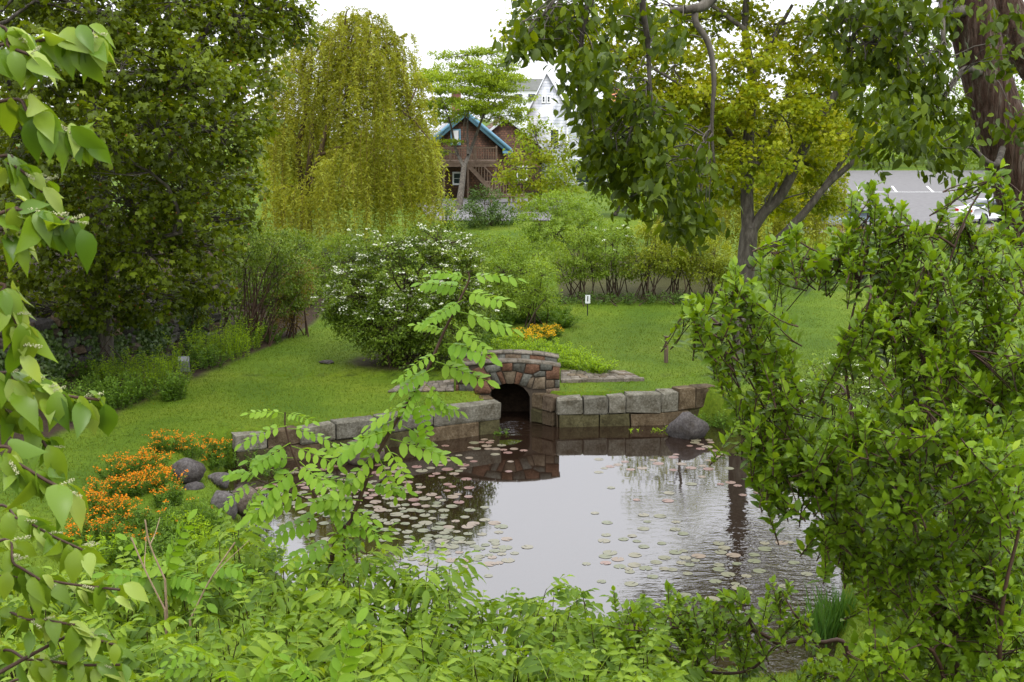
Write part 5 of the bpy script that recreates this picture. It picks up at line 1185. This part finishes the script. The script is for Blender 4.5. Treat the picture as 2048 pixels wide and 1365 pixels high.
rg = np.random.default_rng(421); n = 100000
x = rg.uniform(1.5, 9, n); y = rg.uniform(12, 25, n); dd = sdf_pond(x, y); ok = dd > .1; x, y = x[ok], y[ok]; n = len(x)
V, Fc, rn = scatter(BLADE, np.c_[x, y, H(x, y) - .01], nrm(np.c_[rg.normal(0, .5, (n, 2)), np.ones(n)]), nrm(rg.normal(size=(n, 3))), rg.uniform(.04, .09, n), np.clip(rg.normal(.5, .2, n), 0, 1), .7)
gr = stuff(MB().add(V, Fc, rn).build('bank_grass', M['grassb'])); tag(gr, 'short bright grass on the near bank below the foreground bush', 'grass')

# ------------------------------------------------------------------ foreground: leaves one by one
def variants(tpl, mat, n=6, wid=1.0, seed=0, bend=.0):
    rg = np.random.default_rng(seed); out_ = []
    for k in range(n):
        V = tpl[0].copy(); V[:, 0] *= wid * rg.uniform(.85, 1.15)
        V[:, 2] += -bend * rg.uniform(0, 1) * V[:, 1] ** 2; V[:, 0] += rg.uniform(-.08, .08) * V[:, 1] ** 2
        out_.append(MB().add(V, tpl[1], (k + .5) / n).mesh('leaf', mat, True))
    return out_
def frame(A, N):
    A = A / np.linalg.norm(A); X = np.cross(A, N); X = X / max(np.linalg.norm(X), 1e-6); Z = np.cross(X, A)
    return X, A, Z
def place(name, me, parent, p, A, N, s, off):
    X, A, Z = frame(np.asarray(A, float), np.asarray(N, float)); o = obj(name, me, parent)
    m = Matrix(((X[0] * s, A[0] * s, Z[0] * s, p[0] - off[0]), (X[1] * s, A[1] * s, Z[1] * s, p[1] - off[1]), (X[2] * s, A[2] * s, Z[2] * s, p[2] - off[2]), (0, 0, 0, 1)))
    o.matrix_basis = m; return o

# ---- overhanging tree: leaning red brown trunk on the right, hanging leafy boughs
rg = np.random.default_rng(500)
To = 10.0
ob = np.array([P(2300, 700, To)[0] + .6, To, 0]); ob[2] = Hs(ob[0], To)
ot = thing('overhanging_tree', 'leaning red brown barked tree whose dark boughs hang over the view', 'tree', tuple(ob))
mb = MB(); oW = lambda px, py, Y, r: tuple(P(px, py, Y) - ob) + (r,)
tp = trunkset(mb, [[(0, 0, -.15, .34), (-.25, 0, 1.6, .27), oW(2105, 520, To, .235), oW(2052, 400, To, .215), oW(2010, 280, To, .20), oW(1972, 150, To, .185), oW(1942, 20, To, .18), oW(1925, -120, To, .17), oW(1900, -260, To, .14)]], 16, 8)
tp2 = trunkset(mb, [[(-.05, .3, 1.2, .2), oW(2200, 300, To + .8, .19), oW(2080, 130, To + .8, .18), oW(2005, 20, To + .8, .17), oW(1960, -110, To + .8, .13)]], 12)
mb.build('trunk', M['bark_red'], ot, True)
bb = MB()
bp_ = [[oW(1925, -120, To, .11), oW(1780, -200, To - .3, .09), oW(1600, -170, To - .6, .07), oW(1480, -70, To - .8, .05), oW(1415, 5, To - .9, .042), oW(1385, 18, To - 1, .03), oW(1340, 22, To - 1, .02)],
       [oW(1392, 15, To - .95, .026), oW(1392, 45, To - 1, .024), oW(1418, 90, To - 1, .022), oW(1428, 160, To - 1, .018), oW(1424, 240, To - 1, .013), oW(1426, 320, To - 1, .008)],
       [oW(1600, -170, To - .6, .05), oW(1400, -150, To - 1, .04), oW(1220, -60, To - 1.1, .03), oW(1175, 20, To - 1.1, .024), oW(1160, 100, To - 1.1, .014), oW(1150, 170, To - 1.1, .008)],
       [oW(1300, -110, To - 1, .03), oW(1285, 0, To - 1, .024), oW(1295, 80, To - .9, .02), oW(1300, 170, To - .9, .014), oW(1310, 250, To - .9, .008)],
       [oW(1780, -200, To - .3, .05), oW(1760, -60, To - .6, .035), oW(1720, 40, To - .7, .022), oW(1690, 110, To - .7, .012)],
       [oW(1942, 20, To, .05), oW(1880, 30, To - .5, .035), oW(1800, 70, To - .7, .022), oW(1730, 90, To - .8, .01)], [oW(1972, 150, To, .04), oW(1930, 140, To - .4, .026), oW(1890, 190, To - .6, .018), oW(1850, 260, To - .6, .01)],
       [oW(1890, -60, To, .04), oW(1885, 40, To - .5, .022), oW(1890, 120, To - .6, .012)], [oW(1220, -60, To - 1.1, .02), oW(1130, -20, To - 1.2, .014), oW(1080, 40, To - 1.2, .008)],
       [oW(2010, 280, To, .03), oW(1990, 330, To - .5, .022), oW(1940, 290, To - .7, .016), oW(1905, 230, To - .8, .008)], [oW(1426, 240, To - 1, .01), oW(1400, 310, To - 1, .008), oW(1370, 400, To - 1, .005)], [oW(1300, 170, To - .9, .01), oW(1270, 240, To - .9, .007), oW(1240, 320, To - .9, .004)]]
otp = trunkset(bb, bp_, 7)
TW = []
for x, y, r, w_ in [(1085, 40, 45, 1), (1060, 100, 35, .8), (1115, 70, 42, 1), (1165, 160, 34, .8), (1185, 215, 36, .9), (1205, 120, 40, .7), (1215, 260, 50, 1.2), (1200, 310, 32, .7), (1260, 210, 40, .7), (1260, 320, 50, 1.2), (1220, 350, 40, .9), (1300, 280, 40, .8), (1310, 370, 50, 1.1), (1270, 400, 35, .8), (1345, 310, 36, .5), (1335, 240, 30, .4), (1380, 420, 45, 1.0), (1425, 390, 30, .5), (1360, 455, 30, .6), (1400, 455, 24, .4), (1400, 340, 28, .4), (1240, 40, 34, .35), (1300, 30, 30, .3), (1330, 110, 34, .35), (1170, 40, 35, .5), (1370, 60, 26, .15), 
                   (1670, 40, 34, .5), (1710, 20, 40, .7), (1730, 100, 40, .7), (1700, 150, 28, .35), (1760, 160, 50, 1.1), (1790, 60, 45, .9), (1770, 230, 45, 1.0), (1820, 200, 45, .9), (1830, 280, 40, .8), (1780, 290, 28, .5), (1860, 120, 45, .9), (1880, 220, 40, .7), (1880, 320, 30, .5), (1840, 20, 45, .9), (1890, 50, 35, .7), (1650, 90, 20, .25), (1920, 260, 30, .4), (2000, 130, 30, .35), (2040, 250, 30, .4), (1990, 30, 30, .3), (1740, 320, 22, .3)]:
    Y = To - 1 + rg.normal(0, .35); c = P(x, y, Y); r_ = r * Y / F
    for _ in range(int(15 * w_)):
        q = inball(rg, 1)[0] * r_ * np.array([1.15, 2.2, 1.15]); TW.append(c + q)
TW = np.array(TW) - ob; LP = []; LA = []; LN = []
for e_ in TW:
    d_ = np.linalg.norm(otp - e_, axis=1) + np.maximum(0, e_[2] - otp[:, 2]) * 2; s0 = otp[np.argsort(d_)[rg.integers(0, 14)]]
    if np.linalg.norm(s0 - e_) < .55:
        limb(bb, s0, e_ + np.array([0, 0, .08]), .006, .003, rg, .12, .08, 5, 4)
    for _ in range(int(rg.integers(9, 15))):
        LP.append(e_ + rg.normal(0, .058, 3) + np.array([0, 0, .04])); a = rg.normal(size=3) * np.array([.75, .75, .3]) + np.array([0, 0, -.75]); LA.append(a); LN.append(nrm(rg.normal(size=3) * .6 + np.array([0, -.35, .7])))
bb.build('bough', M['bark'], ot, True)
LP, LA, LN = map(np.array, (LP, LA, LN)); LS = rg.uniform(.058, .108, len(LP)); order = np.argsort(-LS / np.linalg.norm(LP + ob - EYE, axis=1))
cl = np.clip(.40 + rg.normal(0, .2, len(LP)), 0, 1)
vv = variants(OVAL6, M['over'], 6, 1.15, 1, .3)
for i in order[:300]: place('leaf', vv[int(cl[i] * 5.99)], ot, LP[i], LA[i], LN[i], LS[i], (0, 0, 0))
i = order[300:]; V, Fc, rn = scatter(OVAL4, LP[i], LA[i], LN[i], LS[i], cl[i], 1.1); stuff(MB().add(V, Fc, rn).build('foliage', M['over'], ot, True))

# ---- right foreground bush: opposite leaves on arching twigs
def twiggy(label, name, base, centre, blobs, ntw, seed, mat='bush', leafl=.052, L=.21, stems=None, pitch=.0165, wid=1.2, lean=(0, 0, .55), nparts=300):
    rg = np.random.default_rng(seed); t = thing(name, label, 'shrub', tuple(base)); base = np.array(base); sm = MB()
    main = trunkset(sm, [np.asarray(p, float) - np.array([*base, 0]) for p in stems], 8)
    LP = []; LA = []; LN = []; LS = []
    for bi, b_ in enumerate(blobs):
        c = np.array(b_[:3]) - base; r = np.array(b_[3:6]); k = max(2, int(ntw * (b_[6] if len(b_) > 6 else 1)))
        dd = np.linalg.norm(main - c, axis=1) + np.maximum(0, main[:, 2] - c[2]) * .8; s0 = main[np.argmin(dd)]
        pth = limb(sm, s0, c, .0055, .003, rg, .05, .06, 6, 5)
        for j in range(k):
            tip = c + inball(rg, 1)[0] * r; out_ = nrm(c + base - centre)
            dr = nrm(out_ * .55 + rg.normal(0, .45, 3) + np.array(lean)); Lk = L * rg.uniform(.55, 1.1); a = tip - dr * Lk
            p = limb(sm, a, tip, .003, .0015, rg, -.06, .05, 6, 4)
            limb(sm, pth[rg.integers(2, 6)], a, .0025, .002, rg, .0, .06, 4, 4)
            n = int(Lk / pitch); side_ = nrm(np.cross(dr, rg.normal(size=3))); up_ = np.cross(side_, dr)
            for q in range(n):
                f_ = (q + 1) / n; pos = p[0] + (p[-1] - p[0]) * f_ + np.sin(f_ * np.pi) * (p[3] - (p[0] * .4 + p[-1] * .6)) * .8
                sd = side_ if q % 2 else up_
                for s in (-1, 1):
                    if rg.uniform() < .12: continue
                    A = nrm(sd * s * (1 - .45 * f_) + dr * (.5 + .5 * f_) + rg.normal(0, .2, 3) + np.array([0, 0, .1]))
                    LP.append(pos); LA.append(A); LN.append(nrm(dr * .6 + np.array([0, -.15, .75]) + rg.normal(0, .3, 3))); LS.append(leafl * rg.uniform(.6, 1.2) * (1.05 - .25 * f_))
    LP, LA, LN, LS = map(np.array, (LP, LA, LN, LS)); cl = np.clip(.38 + rg.normal(0, .2, len(LP)), 0, 1)
    order = np.argsort(-LS / np.linalg.norm(LP + base - EYE, axis=1)); vv = variants(OVAL6, M[mat], 6, wid, seed, .2)
    for i in order[:nparts]: place('leaf', vv[int(cl[i] * 5.99)], t, LP[i], LA[i], LN[i], LS[i], (0, 0, 0))
    i = order[nparts:]; V, Fc, rn = scatter(OVAL4, LP[i], LA[i], LN[i], LS[i], cl[i], wid); stuff(MB().add(V, Fc, rn).build('foliage', M[mat], t, True))
    sm.build('stems', M['redstem'], t, True); print(name, len(LP)); return t
Yb = 4.7
bbl = []
rg = np.random.default_rng(510)
for x, y, r, *dq in [(1500, 505, 40), (1430, 580, 55), (1350, 640, 36), (1470, 640, 46), (1600, 485, 36), (1680, 500, 48), (1760, 520, 55), (1740, 400, 42), (1800, 450, 55), (1850, 530, 62), (1920, 440, 50), (1985, 360, 34), (1960, 520, 62), (1740, 600, 34), (1780, 650, 55), (1880, 640, 70), (1990, 640, 70), (1400, 700, 50), (1500, 740, 62), (1560, 810, 60), (1470, 860, 45), (1640, 870, 60), (1800, 790, 60), (1900, 780, 70), (2000, 800, 70), (1550, 930, 55), (1490, 960, 36), (1650, 950, 66), (1760, 900, 66), (1860, 920, 70), (1980, 940, 70), (1700, 1040, 60), (1800, 1050, 66), (1920, 1060, 70), (2020, 1080, 60), (1650, 1070, 26), (1760, 1160, 55), (1860, 1190, 60), (1980, 1200, 70), (1850, 1300, 66), (1960, 1330, 70), (2030, 1300, 60), (1750, 1300, 50), (2030, 480, 50), (2045, 720, 60), (1440, 800, 34), (1340, 610, 24), (1700, 1360, 50), (1900, 1370, 60), (1640, 760, 36), (1700, 860, 55, -.4), (1790, 980, 60, -.4), (1880, 850, 60, -.4), (1960, 1000, 60, -.4), (1860, 1100, 60, -.4), (1740, 1110, 50, -.4), (1940, 1130, 60, -.4), (2020, 1180, 60, -.4), (1820, 1240, 60, -.4), (1920, 1270, 60, -.4), (1990, 880, 60, -.4), (1850, 720, 55, -.4), (1700, 690, 40, -.3), (1940, 700, 55, -.4), (1620, 900, 45, -.3), (1780, 1350, 50, -.4), (2000, 1370, 60, -.4), (2040, 990, 50, -.4)]:
    if x < 1530: x += 42; r *= .9
    Y = Yb + rg.normal(0, .28) + (dq[0] if dq else 0); bbl.append(pxblob(x, y, Y, r, r, 1.5) + (max(.5, (r / 55) ** 1.6),))
sb = np.array([P(1960, 1500, Yb)[0], Yb, 0]); sb[2] = Hs(sb[0], Yb)
bst = [[(*sb, 0.0161), W(1905, 1260, Yb, 0.0105), W(1840, 1090, Yb, 0.0087), W(1815, 960, Yb, 0.0081), W(1830, 800, Yb, 0.0062), W(1800, 640, Yb, 0.0043)],
       [(*sb, 0.0136), W(1930, 1200, Yb + .2, 0.0112), W(1900, 1010, Yb + .2, 0.0087), W(1960, 780, Yb + .2, 0.0068), W(2050, 590, Yb + .2, 0.0050)],
       [W(1905, 1260, Yb, 0.0099), W(1800, 1180, Yb - .1, 0.0074), W(1700, 1080, Yb - .1, 0.0062), W(1600, 960, Yb, 0.0050), W(1520, 800, Yb, 0.0043), W(1440, 650, Yb, 0.0031)],
       [W(1840, 1090, Yb, 0.0074), W(1740, 920, Yb, 0.0062), W(1690, 740, Yb, 0.0050), W(1720, 560, Yb, 0.0037)], [W(1830, 800, Yb, 0.0062), W(1870, 620, Yb, 0.0050), W(1930, 440, Yb, 0.0037), W(1990, 340, Yb, 0.0025)],
       [(*(sb + np.array([.1, -.1, 0])), 0.0112), W(2000, 1280, Yb - .3, 0.0087), W(2040, 1050, Yb - .3, 0.0062)], [(*sb, 0.0099), W(1880, 1330, Yb - .2, 0.0081), W(1780, 1300, Yb - .2, 0.0062)]]
twiggy('large glossy green small leaved bush filling the right foreground', 'foreground_bush', sb, P(1850, 1150, Yb + .3), bbl, 17, 511, stems=bst)
Yl = 5.6; lbl = []
for x, y, r in [(1210, 1260, 45), (1260, 1215, 45), (1340, 1225, 50), (1420, 1200, 45), (1500, 1235, 45), (1300, 1300, 50), (1400, 1275, 42), (1200, 1330, 50), (1560, 1180, 26), (1640, 1345, 42), (1600, 1240, 30), (1280, 1350, 45), (1480, 1290, 32), (1170, 1290, 36), (1390, 1340, 26)]:
    lbl.append(pxblob(x, y, Yl + rg.normal(0, .2), r, r, 1.5) + ((r / 50) ** 1.5,))
sb2 = np.array([P(1720, 1420, Yl)[0], Yl, 0]); sb2[2] = Hs(sb2[0], Yl)
twiggy('low spreading branchy bush reaching over the near bank grass', 'spreading_bush', sb2, P(1600, 1420, Yl + .3), lbl, 14, 512, stems=[[(*sb2, .014), W(1700, 1320, Yl, .012), W(1640, 1285, Yl, .010), W(1560, 1290, Yl, .008), W(1500, 1340, Yl, .007), W(1420, 1345, Yl, .008), W(1300, 1320, Yl, .006)],
       [W(1560, 1290, Yl, .011), W(1500, 1260, Yl, .008), W(1400, 1260, Yl, .006), W(1280, 1250, Yl, .004)], [W(1640, 1285, Yl, .01), W(1590, 1230, Yl, .006)]], leafl=.055)

# ---- compound leaves
def compound(pairs, ll, lw, tpl, droop, mat, rnd, seed, twist=.25, fold=.35, first=.22):
    rg = np.random.default_rng(seed); mb = MB(); t_ = np.linspace(0, 1, 8); ax = np.c_[np.zeros(8) + .04 * np.sin(t_ * 3 + seed), t_, -droop * t_ ** 2]
    V, Q = tube(ax, np.linspace(.012, .006, 8), 4); mb.add(V, Q, .9)
    PP = []; AA = []; NN = []; SS = []
    for k in range(pairs):
        f_ = first + (1 - first) * k / pairs; p = np.array([.04 * np.sin(f_ * 3 + seed), f_, -droop * f_ * f_])
        for s in (-1, 1):
            PP.append(p); AA.append(np.array([s, .42 + rg.normal(0, .1), -fold + rg.normal(0, twist * .5)])); NN.append(np.array([rg.normal(0, twist), rg.normal(0, twist), 1])); SS.append(ll * rg.uniform(.85, 1.1) * (.8 + .5 * math.sin(math.pi * (.15 + .75 * f_)) * .45))
    PP.append(ax[-1]); AA.append(np.array([0, 1, -2 * droop])); NN.append(np.array([0, .3, 1])); SS.append(ll)
    V, Fc, rn = scatter(tpl, np.array(PP), np.array(AA), np.array(NN), np.array(SS), np.clip(rnd + rg.normal(0, .1, len(PP)), 0, 1), lw)
    return mb.add(V, Fc, rn).mesh('leaf', mat, True)
ROB = [compound(rngp, .26, 1.1, ELLIP, dr, M['robinia'], rd, 10 + k) for k, (rngp, dr, rd) in enumerate([(6, .28, .4), (5, .4, .6), (6, .2, .75), (7, .45, .5), (5, .3, .85)])]
ELD = [compound(3, .46, 1.0, LANCE, dr, M['elder'], rd, 30 + k, .3, .45, .3) for k, (dr, rd) in enumerate([(.25, .2), (.4, .4), (.3, .55), (.45, .7), (.2, .85), (.35, .35)])]

# locust sapling
Yr = 5.9
def sapling(label, stem, leaves, base, seed, extra=()):
    rg = np.random.default_rng(seed); t = thing('locust_sapling', label, 'sapling', tuple(base)); off = np.array([*base, 0]); sm = MB()
    for p in [stem] + list(extra): trunkset(sm, [np.asarray(p, float) - off], 7)
    for (x, y, ang, L, dY) in leaves:
        p0 = P(x, y, Yr + dY * .2) ; a = R(ang); A = np.array([math.cos(a), -.35 + rg.normal(0, .35) + dY, math.sin(a)])
        place('leaf', ROB[rg.integers(5)], t, p0, A, np.array([rg.normal(0, .2), -.5, 1]) , L * .97 * Yr / F * rg.uniform(.9, 1.1), base)
    sm.build('stem', M['redstem'], t, True)
rb0 = np.array([P(620, 1250, Yr)[0], Yr, 0]); rb0[2] = Hs(rb0[0], Yr)
sapling('slender locust sapling leaning across the pond with pale feathery leaves', [(*rb0, .012), W(660, 1140, Yr, .012), W(705, 1035, Yr, .0115), W(750, 920, Yr, .0105), W(800, 830, Yr, .0095), W(850, 750, Yr, .0085), W(890, 660, Yr, .007), W(935, 568, Yr, .0045), W(937, 545, Yr, .003)],
        [(936, 560, 150, 75, 0), (936, 560, 20, 95, 0), (932, 575, 165, 110, .3), (930, 585, 5, 110, -.2), (925, 600, 195, 90, 0), (915, 625, -8, 120, .1), (912, 630, 175, 85, .2), (905, 650, -25, 90, -.3), (895, 665, 160, 70, 0), (885, 690, 10, 130, 0), (885, 690, -30, 100, .4), (878, 705, 190, 80, 0),
         (870, 725, -5, 110, .2), (868, 735, 200, 90, -.2), (860, 750, 170, 70, .3), (850, 770, -35, 80, 0), (848, 770, 215, 80, 0), (835, 790, -15, 100, .2), (830, 800, -70, 80, -.3), (825, 810, 190, 100, 0), (815, 825, 20, 90, .3), (808, 835, 200, 120, 0), (800, 850, -20, 110, .2), (790, 862, 185, 120, -.2), (780, 880, -5, 130, .1), (775, 890, -50, 90, -.2), (770, 890, 215, 100, 0), (765, 905, 165, 120, .2), (760, 915, -60, 80, 0), (745, 950, 200, 110, 0), (735, 975, 10, 90, .2), (725, 1000, 170, 110, 0), (715, 1025, -20, 80, 0)], rb0, 520)
rb1 = np.array([P(640, 1260, Yr + .1)[0], Yr + .1, 0]); rb1[2] = Hs(rb1[0], Yr + .1)
sapling('short locust sapling with drooping leaves in front of the left granite wall', [(*rb1, .009), W(690, 1120, Yr, .008), W(640, 1010, Yr, .007), W(595, 930, Yr, .006), W(572, 860, Yr, .005), W(570, 825, Yr, .003)],
        [(570, 830, 160, 80, 0), (570, 832, 25, 80, .1), (572, 850, 185, 90, -.2), (575, 860, 0, 95, .2), (580, 885, 200, 95, 0), (585, 890, -10, 110, .1), (592, 915, 170, 100, .2), (598, 925, -15, 120, -.2), (600, 935, 205, 110, 0), (612, 955, 5, 110, .2), (615, 965, 190, 130, 0), (625, 985, -30, 100, .1), (628, 990, 175, 140, .3), (640, 1005, -5, 110, 0), (650, 1025, 195, 130, 0), (660, 1045, 10, 100, .2), (665, 1055, -60, 90, 0), (675, 1080, 185, 110, 0), (520, 960, 160, 90, 0), (510, 965, 200, 90, .1), (530, 970, 230, 80, 0)], rb1, 521, [[W(640, 1010, Yr, .005), W(580, 985, Yr, .004), W(515, 960, Yr, .003)]])
for j, (lab, cx, cy, Y, lv) in enumerate([('low locust shoot with upright pinnate leaves beside the dead stems', 330, 1110, 5.7, [(330, 1150, 80, 120, 0), (330, 1155, 30, 120, 0), (325, 1160, 150, 120, 0), (330, 1150, 110, 100, .2), (340, 1165, 10, 130, 0), (400, 1140, 20, 110, 0), (420, 1150, -10, 100, 0), (390, 1140, 160, 110, 0), (300, 1150, 190, 100, 0)]),
                                          ('pale locust shoot rising at the bottom edge among elder leaves', 450, 1330, 4.2, [(440, 1350, 60, 130, 0), (450, 1340, 100, 120, 0), (430, 1340, 160, 110, 0), (480, 1360, 20, 130, 0), (500, 1370, 70, 120, 0), (420, 1300, 170, 90, 0)]),
                                          ('bright locust shoot at the bottom edge, its tip leaf folded', 660, 1330, 4.0, [(660, 1400, 80, 150, 0), (650, 1390, 110, 130, 0), (680, 1400, 50, 120, 0), (700, 1350, -20, 90, 0), (640, 1380, 150, 110, 0)])]):
    b0 = np.array([P(cx, cy, Y)[0], Y, 0]); b0[2] = Hs(b0[0], Y)
    oldY = Yr; Yr = Y; sapling(lab, [(*b0, .008), W(cx - 5, 1500, Y, .004), W(lv[0][0], lv[0][1] + 50, Y, .003), W(lv[0][0], lv[0][1] - 2, Y, .002)], lv, b0, 530 + j); Yr = oldY

# elder shrubs over the near bank
rg = np.random.default_rng(540)
top_x = [0, 100, 250, 400, 470, 560, 650, 720, 800, 860, 930, 985, 1050, 1130, 1200, 1300, 1400, 1500]
top_y = [1120, 1110, 1130, 1090, 1010, 1110, 1075, 1060, 1085, 1090, 1150, 1200, 1185, 1150, 1180, 1200, 1260, 1290]
labs = ['leafy elder shrub at the left edge below the cherry sprays', 'elder shrub with thin red stems left of the dead stems', 'elder shrub standing behind the pale dead stems', 'tall elder shoot rising towards the bank boulders', 'elder shrub under the short locust sapling', 'broad elder shrub below the leaning sapling stem', 'elder shrub with upright tips against the lily pads', 'elder shrub below the open sky reflection', 'low elder shrub beside the spreading bush', 'elder shrub with raised tips before the open water']
ecx = [70, 210, 340, 475, 590, 720, 850, 990, 1300, 1150]
for k, (lab, cx) in enumerate(zip(labs, ecx)):
    Yc = 6.2 + (k % 3) * .35; b0 = np.array([P(cx, 1200, Yc)[0], Yc, 0]); b0[2] = Hs(b0[0], Yc)
    t = thing('elder_shrub', lab, 'shrub', tuple(b0), 0, 'elder shrubs on the near bank'); sm = MB(); nl = 0
    for j in range(32 if k != 3 else 20):
        x = cx + rg.normal(0, 62 if k != 3 else 40); ty = np.interp(x, top_x, top_y); f_ = rg.uniform(0, 1) ** 1.15
        y = ty + 12 + f_ * (1385 - ty); Y = 6.3 - 2.2 * f_ + rg.normal(0, .2); tip = P(x, y, Y)
        a = b0 + np.r_[rg.normal(0, .25, 2), 0]; a = a * .5 + np.array([tip[0], tip[1] + .1, 0]) * .5; a[2] = Hs(a[0], a[1])
        limb(sm, a - b0, tip - b0, .006, .002, rg, 0, .03, 6, 5)
        for q in range(int(rg.integers(4, 6))):
            an = rg.uniform(0, 2 * np.pi); A = np.array([math.cos(an), math.sin(an), .35 + rg.normal(0, .15) + (.9 if q == 0 else 0)]); L = rg.uniform(.145, .225) * (.6 if q == 0 else 1)
            place('leaf', ELD[rg.integers(6)], t, tip - np.array([0, 0, .05 * q]), A, np.array([rg.normal(0, .15), -.2, 1]), L, b0); nl += 1
    sm.build('stems', M['redstem'], t, True)
# dead pale stems
for k, pl in enumerate([[(262, 1075), (290, 1140), (330, 1220)], [(290, 1040), (300, 1090), (330, 1160)], [(470, 1085), (420, 1160), (380, 1240)], [(90, 1250), (160, 1310), (200, 1365)], [(230, 1290), (180, 1340), (160, 1400)]]):
    b0 = P(*pl[-1], 5.6); b0[2] = Hs(b0[0], 5.6)
    sm = MB(); trunkset(sm, [[W(x, y, 5.5, .0014 + .0018 * i) - np.array([*b0, 0]) for i, (x, y) in enumerate(pl)][::-1]], 5)
    V, Q = tube(np.array([P(*pl[-1], 5.5) - b0, np.array([0, 0, -.05])]), [.006, .007], 5); sm.add(V, Q)
    limb(sm, P(*pl[1], 5.5) - b0, P(pl[0][0] + 30, pl[0][1] - 5, 5.6) - b0, .003, .0015, rg, 0, .05, 5, 4)
    o = sm.build('dead_stem', M['palestem'], None, True); o.location = b0
    tag(o, 'dry pale leafless stem standing among the elder shrubs', 'stem', 'dead stems on the near bank')

# ---- cherry sprays on the left
CH = variants(BROAD, M['cherry'], 8, .86, 5, .45)
def raceme(seed):
    rg = np.random.default_rng(seed); mb = MB(); pth = np.c_[np.zeros(6), np.linspace(0, 1, 6), -.15 * np.linspace(0, 1, 6) ** 2]; V, Q = tube(pth, .012, 4); mb.add(V, Q, .2); n = 34
    tt = rg.uniform(.2, 1, n); d_ = nrm(rg.normal(size=(n, 3)) * np.array([1, .4, 1])); c = np.c_[np.zeros(n), tt, -.15 * tt ** 2] + d_ * .07
    for k in range(n):
        bmv = np.array([(1, 0, 0), (-1, 0, 0), (0, 1, 0), (0, -1, 0), (0, 0, 1), (0, 0, -1)]) * .038 * rg.uniform(.7, 1.2) + c[k]
        mb.add(bmv, np.array([(0, 2, 4), (2, 1, 4), (1, 3, 4), (3, 0, 4), (2, 0, 5), (1, 2, 5), (3, 1, 5), (0, 3, 5)]), rg.uniform(0, 1))
    return mb.mesh('raceme', M['cream'])
RAC = [raceme(k) for k in range(3)]
Yc = 2.9
cb = np.array([-1.95, 2.6, 0]); cb[2] = Hs(cb[0], cb[1])
ct = thing('cherry_tree', 'bird cherry with drooping glossy leaves and cream buds at the left edge', 'tree', tuple(cb)); sm = MB()
cpt = trunkset(sm, [np.array([(*cb, .05), (-1.9, 2.6, cb[2] + 1.2, .042), (-1.85, 2.65, 8.0, .032), (-1.8, 2.7, 9.2, .02)]) - np.array([*cb, 0])], 9)
SPR = [([(-60, 105), (60, 85), (150, 70), (185, 62)], 17, 1), ([(-60, 60), (20, 95), (60, 110)], 8, 1), ([(-40, 215), (60, 225), (120, 255), (160, 262)], 12, 1), ([(-40, 320), (20, 330), (60, 355), (85, 385)], 10, 1), ([(-40, 440), (40, 420), (100, 432), (150, 445)], 15, 1), ([(-40, 470), (10, 470), (40, 500)], 6, .8),
       ([(-50, 580), (0, 600), (30, 640), (40, 690)], 9, 1), ([(-60, 760), (40, 765), (120, 790), (200, 800)], 17, 1), ([(-60, 800), (0, 815), (60, 850), (100, 905)], 11, 1), ([(-50, 900), (20, 920), (90, 960), (140, 985)], 11, 1), ([(-60, 1030), (40, 1040), (110, 1075), (165, 1100)], 15, 1), ([(-40, 1100), (30, 1130), (80, 1160)], 10, .9),
       ([(-60, 1180), (60, 1160), (150, 1170), (240, 1180)], 16, .9), ([(-60, 1260), (60, 1240), (150, 1250)], 14, .9), ([(-60, 1340), (60, 1320), (150, 1330), (240, 1330)], 16, .9), ([(-20, 1390), (80, 1380), (200, 1385), (300, 1380)], 14, .9), ([(100, 1290), (180, 1280), (230, 1290)], 9, .8)]
rg = np.random.default_rng(560)
for si, (pl, nl, sc2) in enumerate(SPR):
    Y = Yc + (0 if si < 10 else .5) + rg.normal(0, .08)
    c3 = np.array([P(x, y, Y) for x, y in pl]) - cb; s0 = cpt[np.argmin(np.linalg.norm(cpt - (c3[0] + np.array([0, 0, -.25])), axis=1))]
    pth = trunkset(sm, [np.vstack([[*s0, .01], np.c_[c3, np.linspace(.005, .002, len(c3))]])], 6, 8); pth = pth[8:]
    nl = int(nl * 2.1)
    for j in range(nl):
        f_ = (j + .6) / nl; q = pth[min(len(pth) - 1, int(f_ * len(pth)))]; s = 1 if j % 2 else -1
        tdir = nrm(pth[-1] - pth[0])
        A = nrm(tdir * .35 + np.array([0, s * .45 + rg.normal(0, .3), -.85 + .4 * rg.uniform(-1, 1.6)]) + rg.normal(0, .25, 3)); N = nrm(np.array([.2, -.75, .55]) + rg.normal(0, .45, 3))
        kk = int(np.clip(rg.normal(3.6, 1.7), 0, 6)) if rg.uniform() > .10 else 7
        if kk == 7: N = nrm(np.array([0, -.25, 1]) + rg.normal(0, .2, 3)); A = nrm(tdir + np.array([0, 0, -.25]) + rg.normal(0, .2, 3))
        place('leaf', CH[kk], ct, q + rg.normal(0, .01, 3), A, N, .084 * sc2 * rg.uniform(.75, 1.2), (0, 0, 0))
    for j in range(max(2, nl // 7)):
        q = pth[rg.integers(2, len(pth))]; place('raceme', RAC[rg.integers(3)], ct, q, nrm(np.array([.8, rg.normal(0, .4), rg.uniform(-.5, .6)])), np.array([0, 0, 1]) + rg.normal(0, .2, 3), rg.uniform(.035, .06), (0, 0, 0))
sm.build('stems', M['redstem'], ct, True)
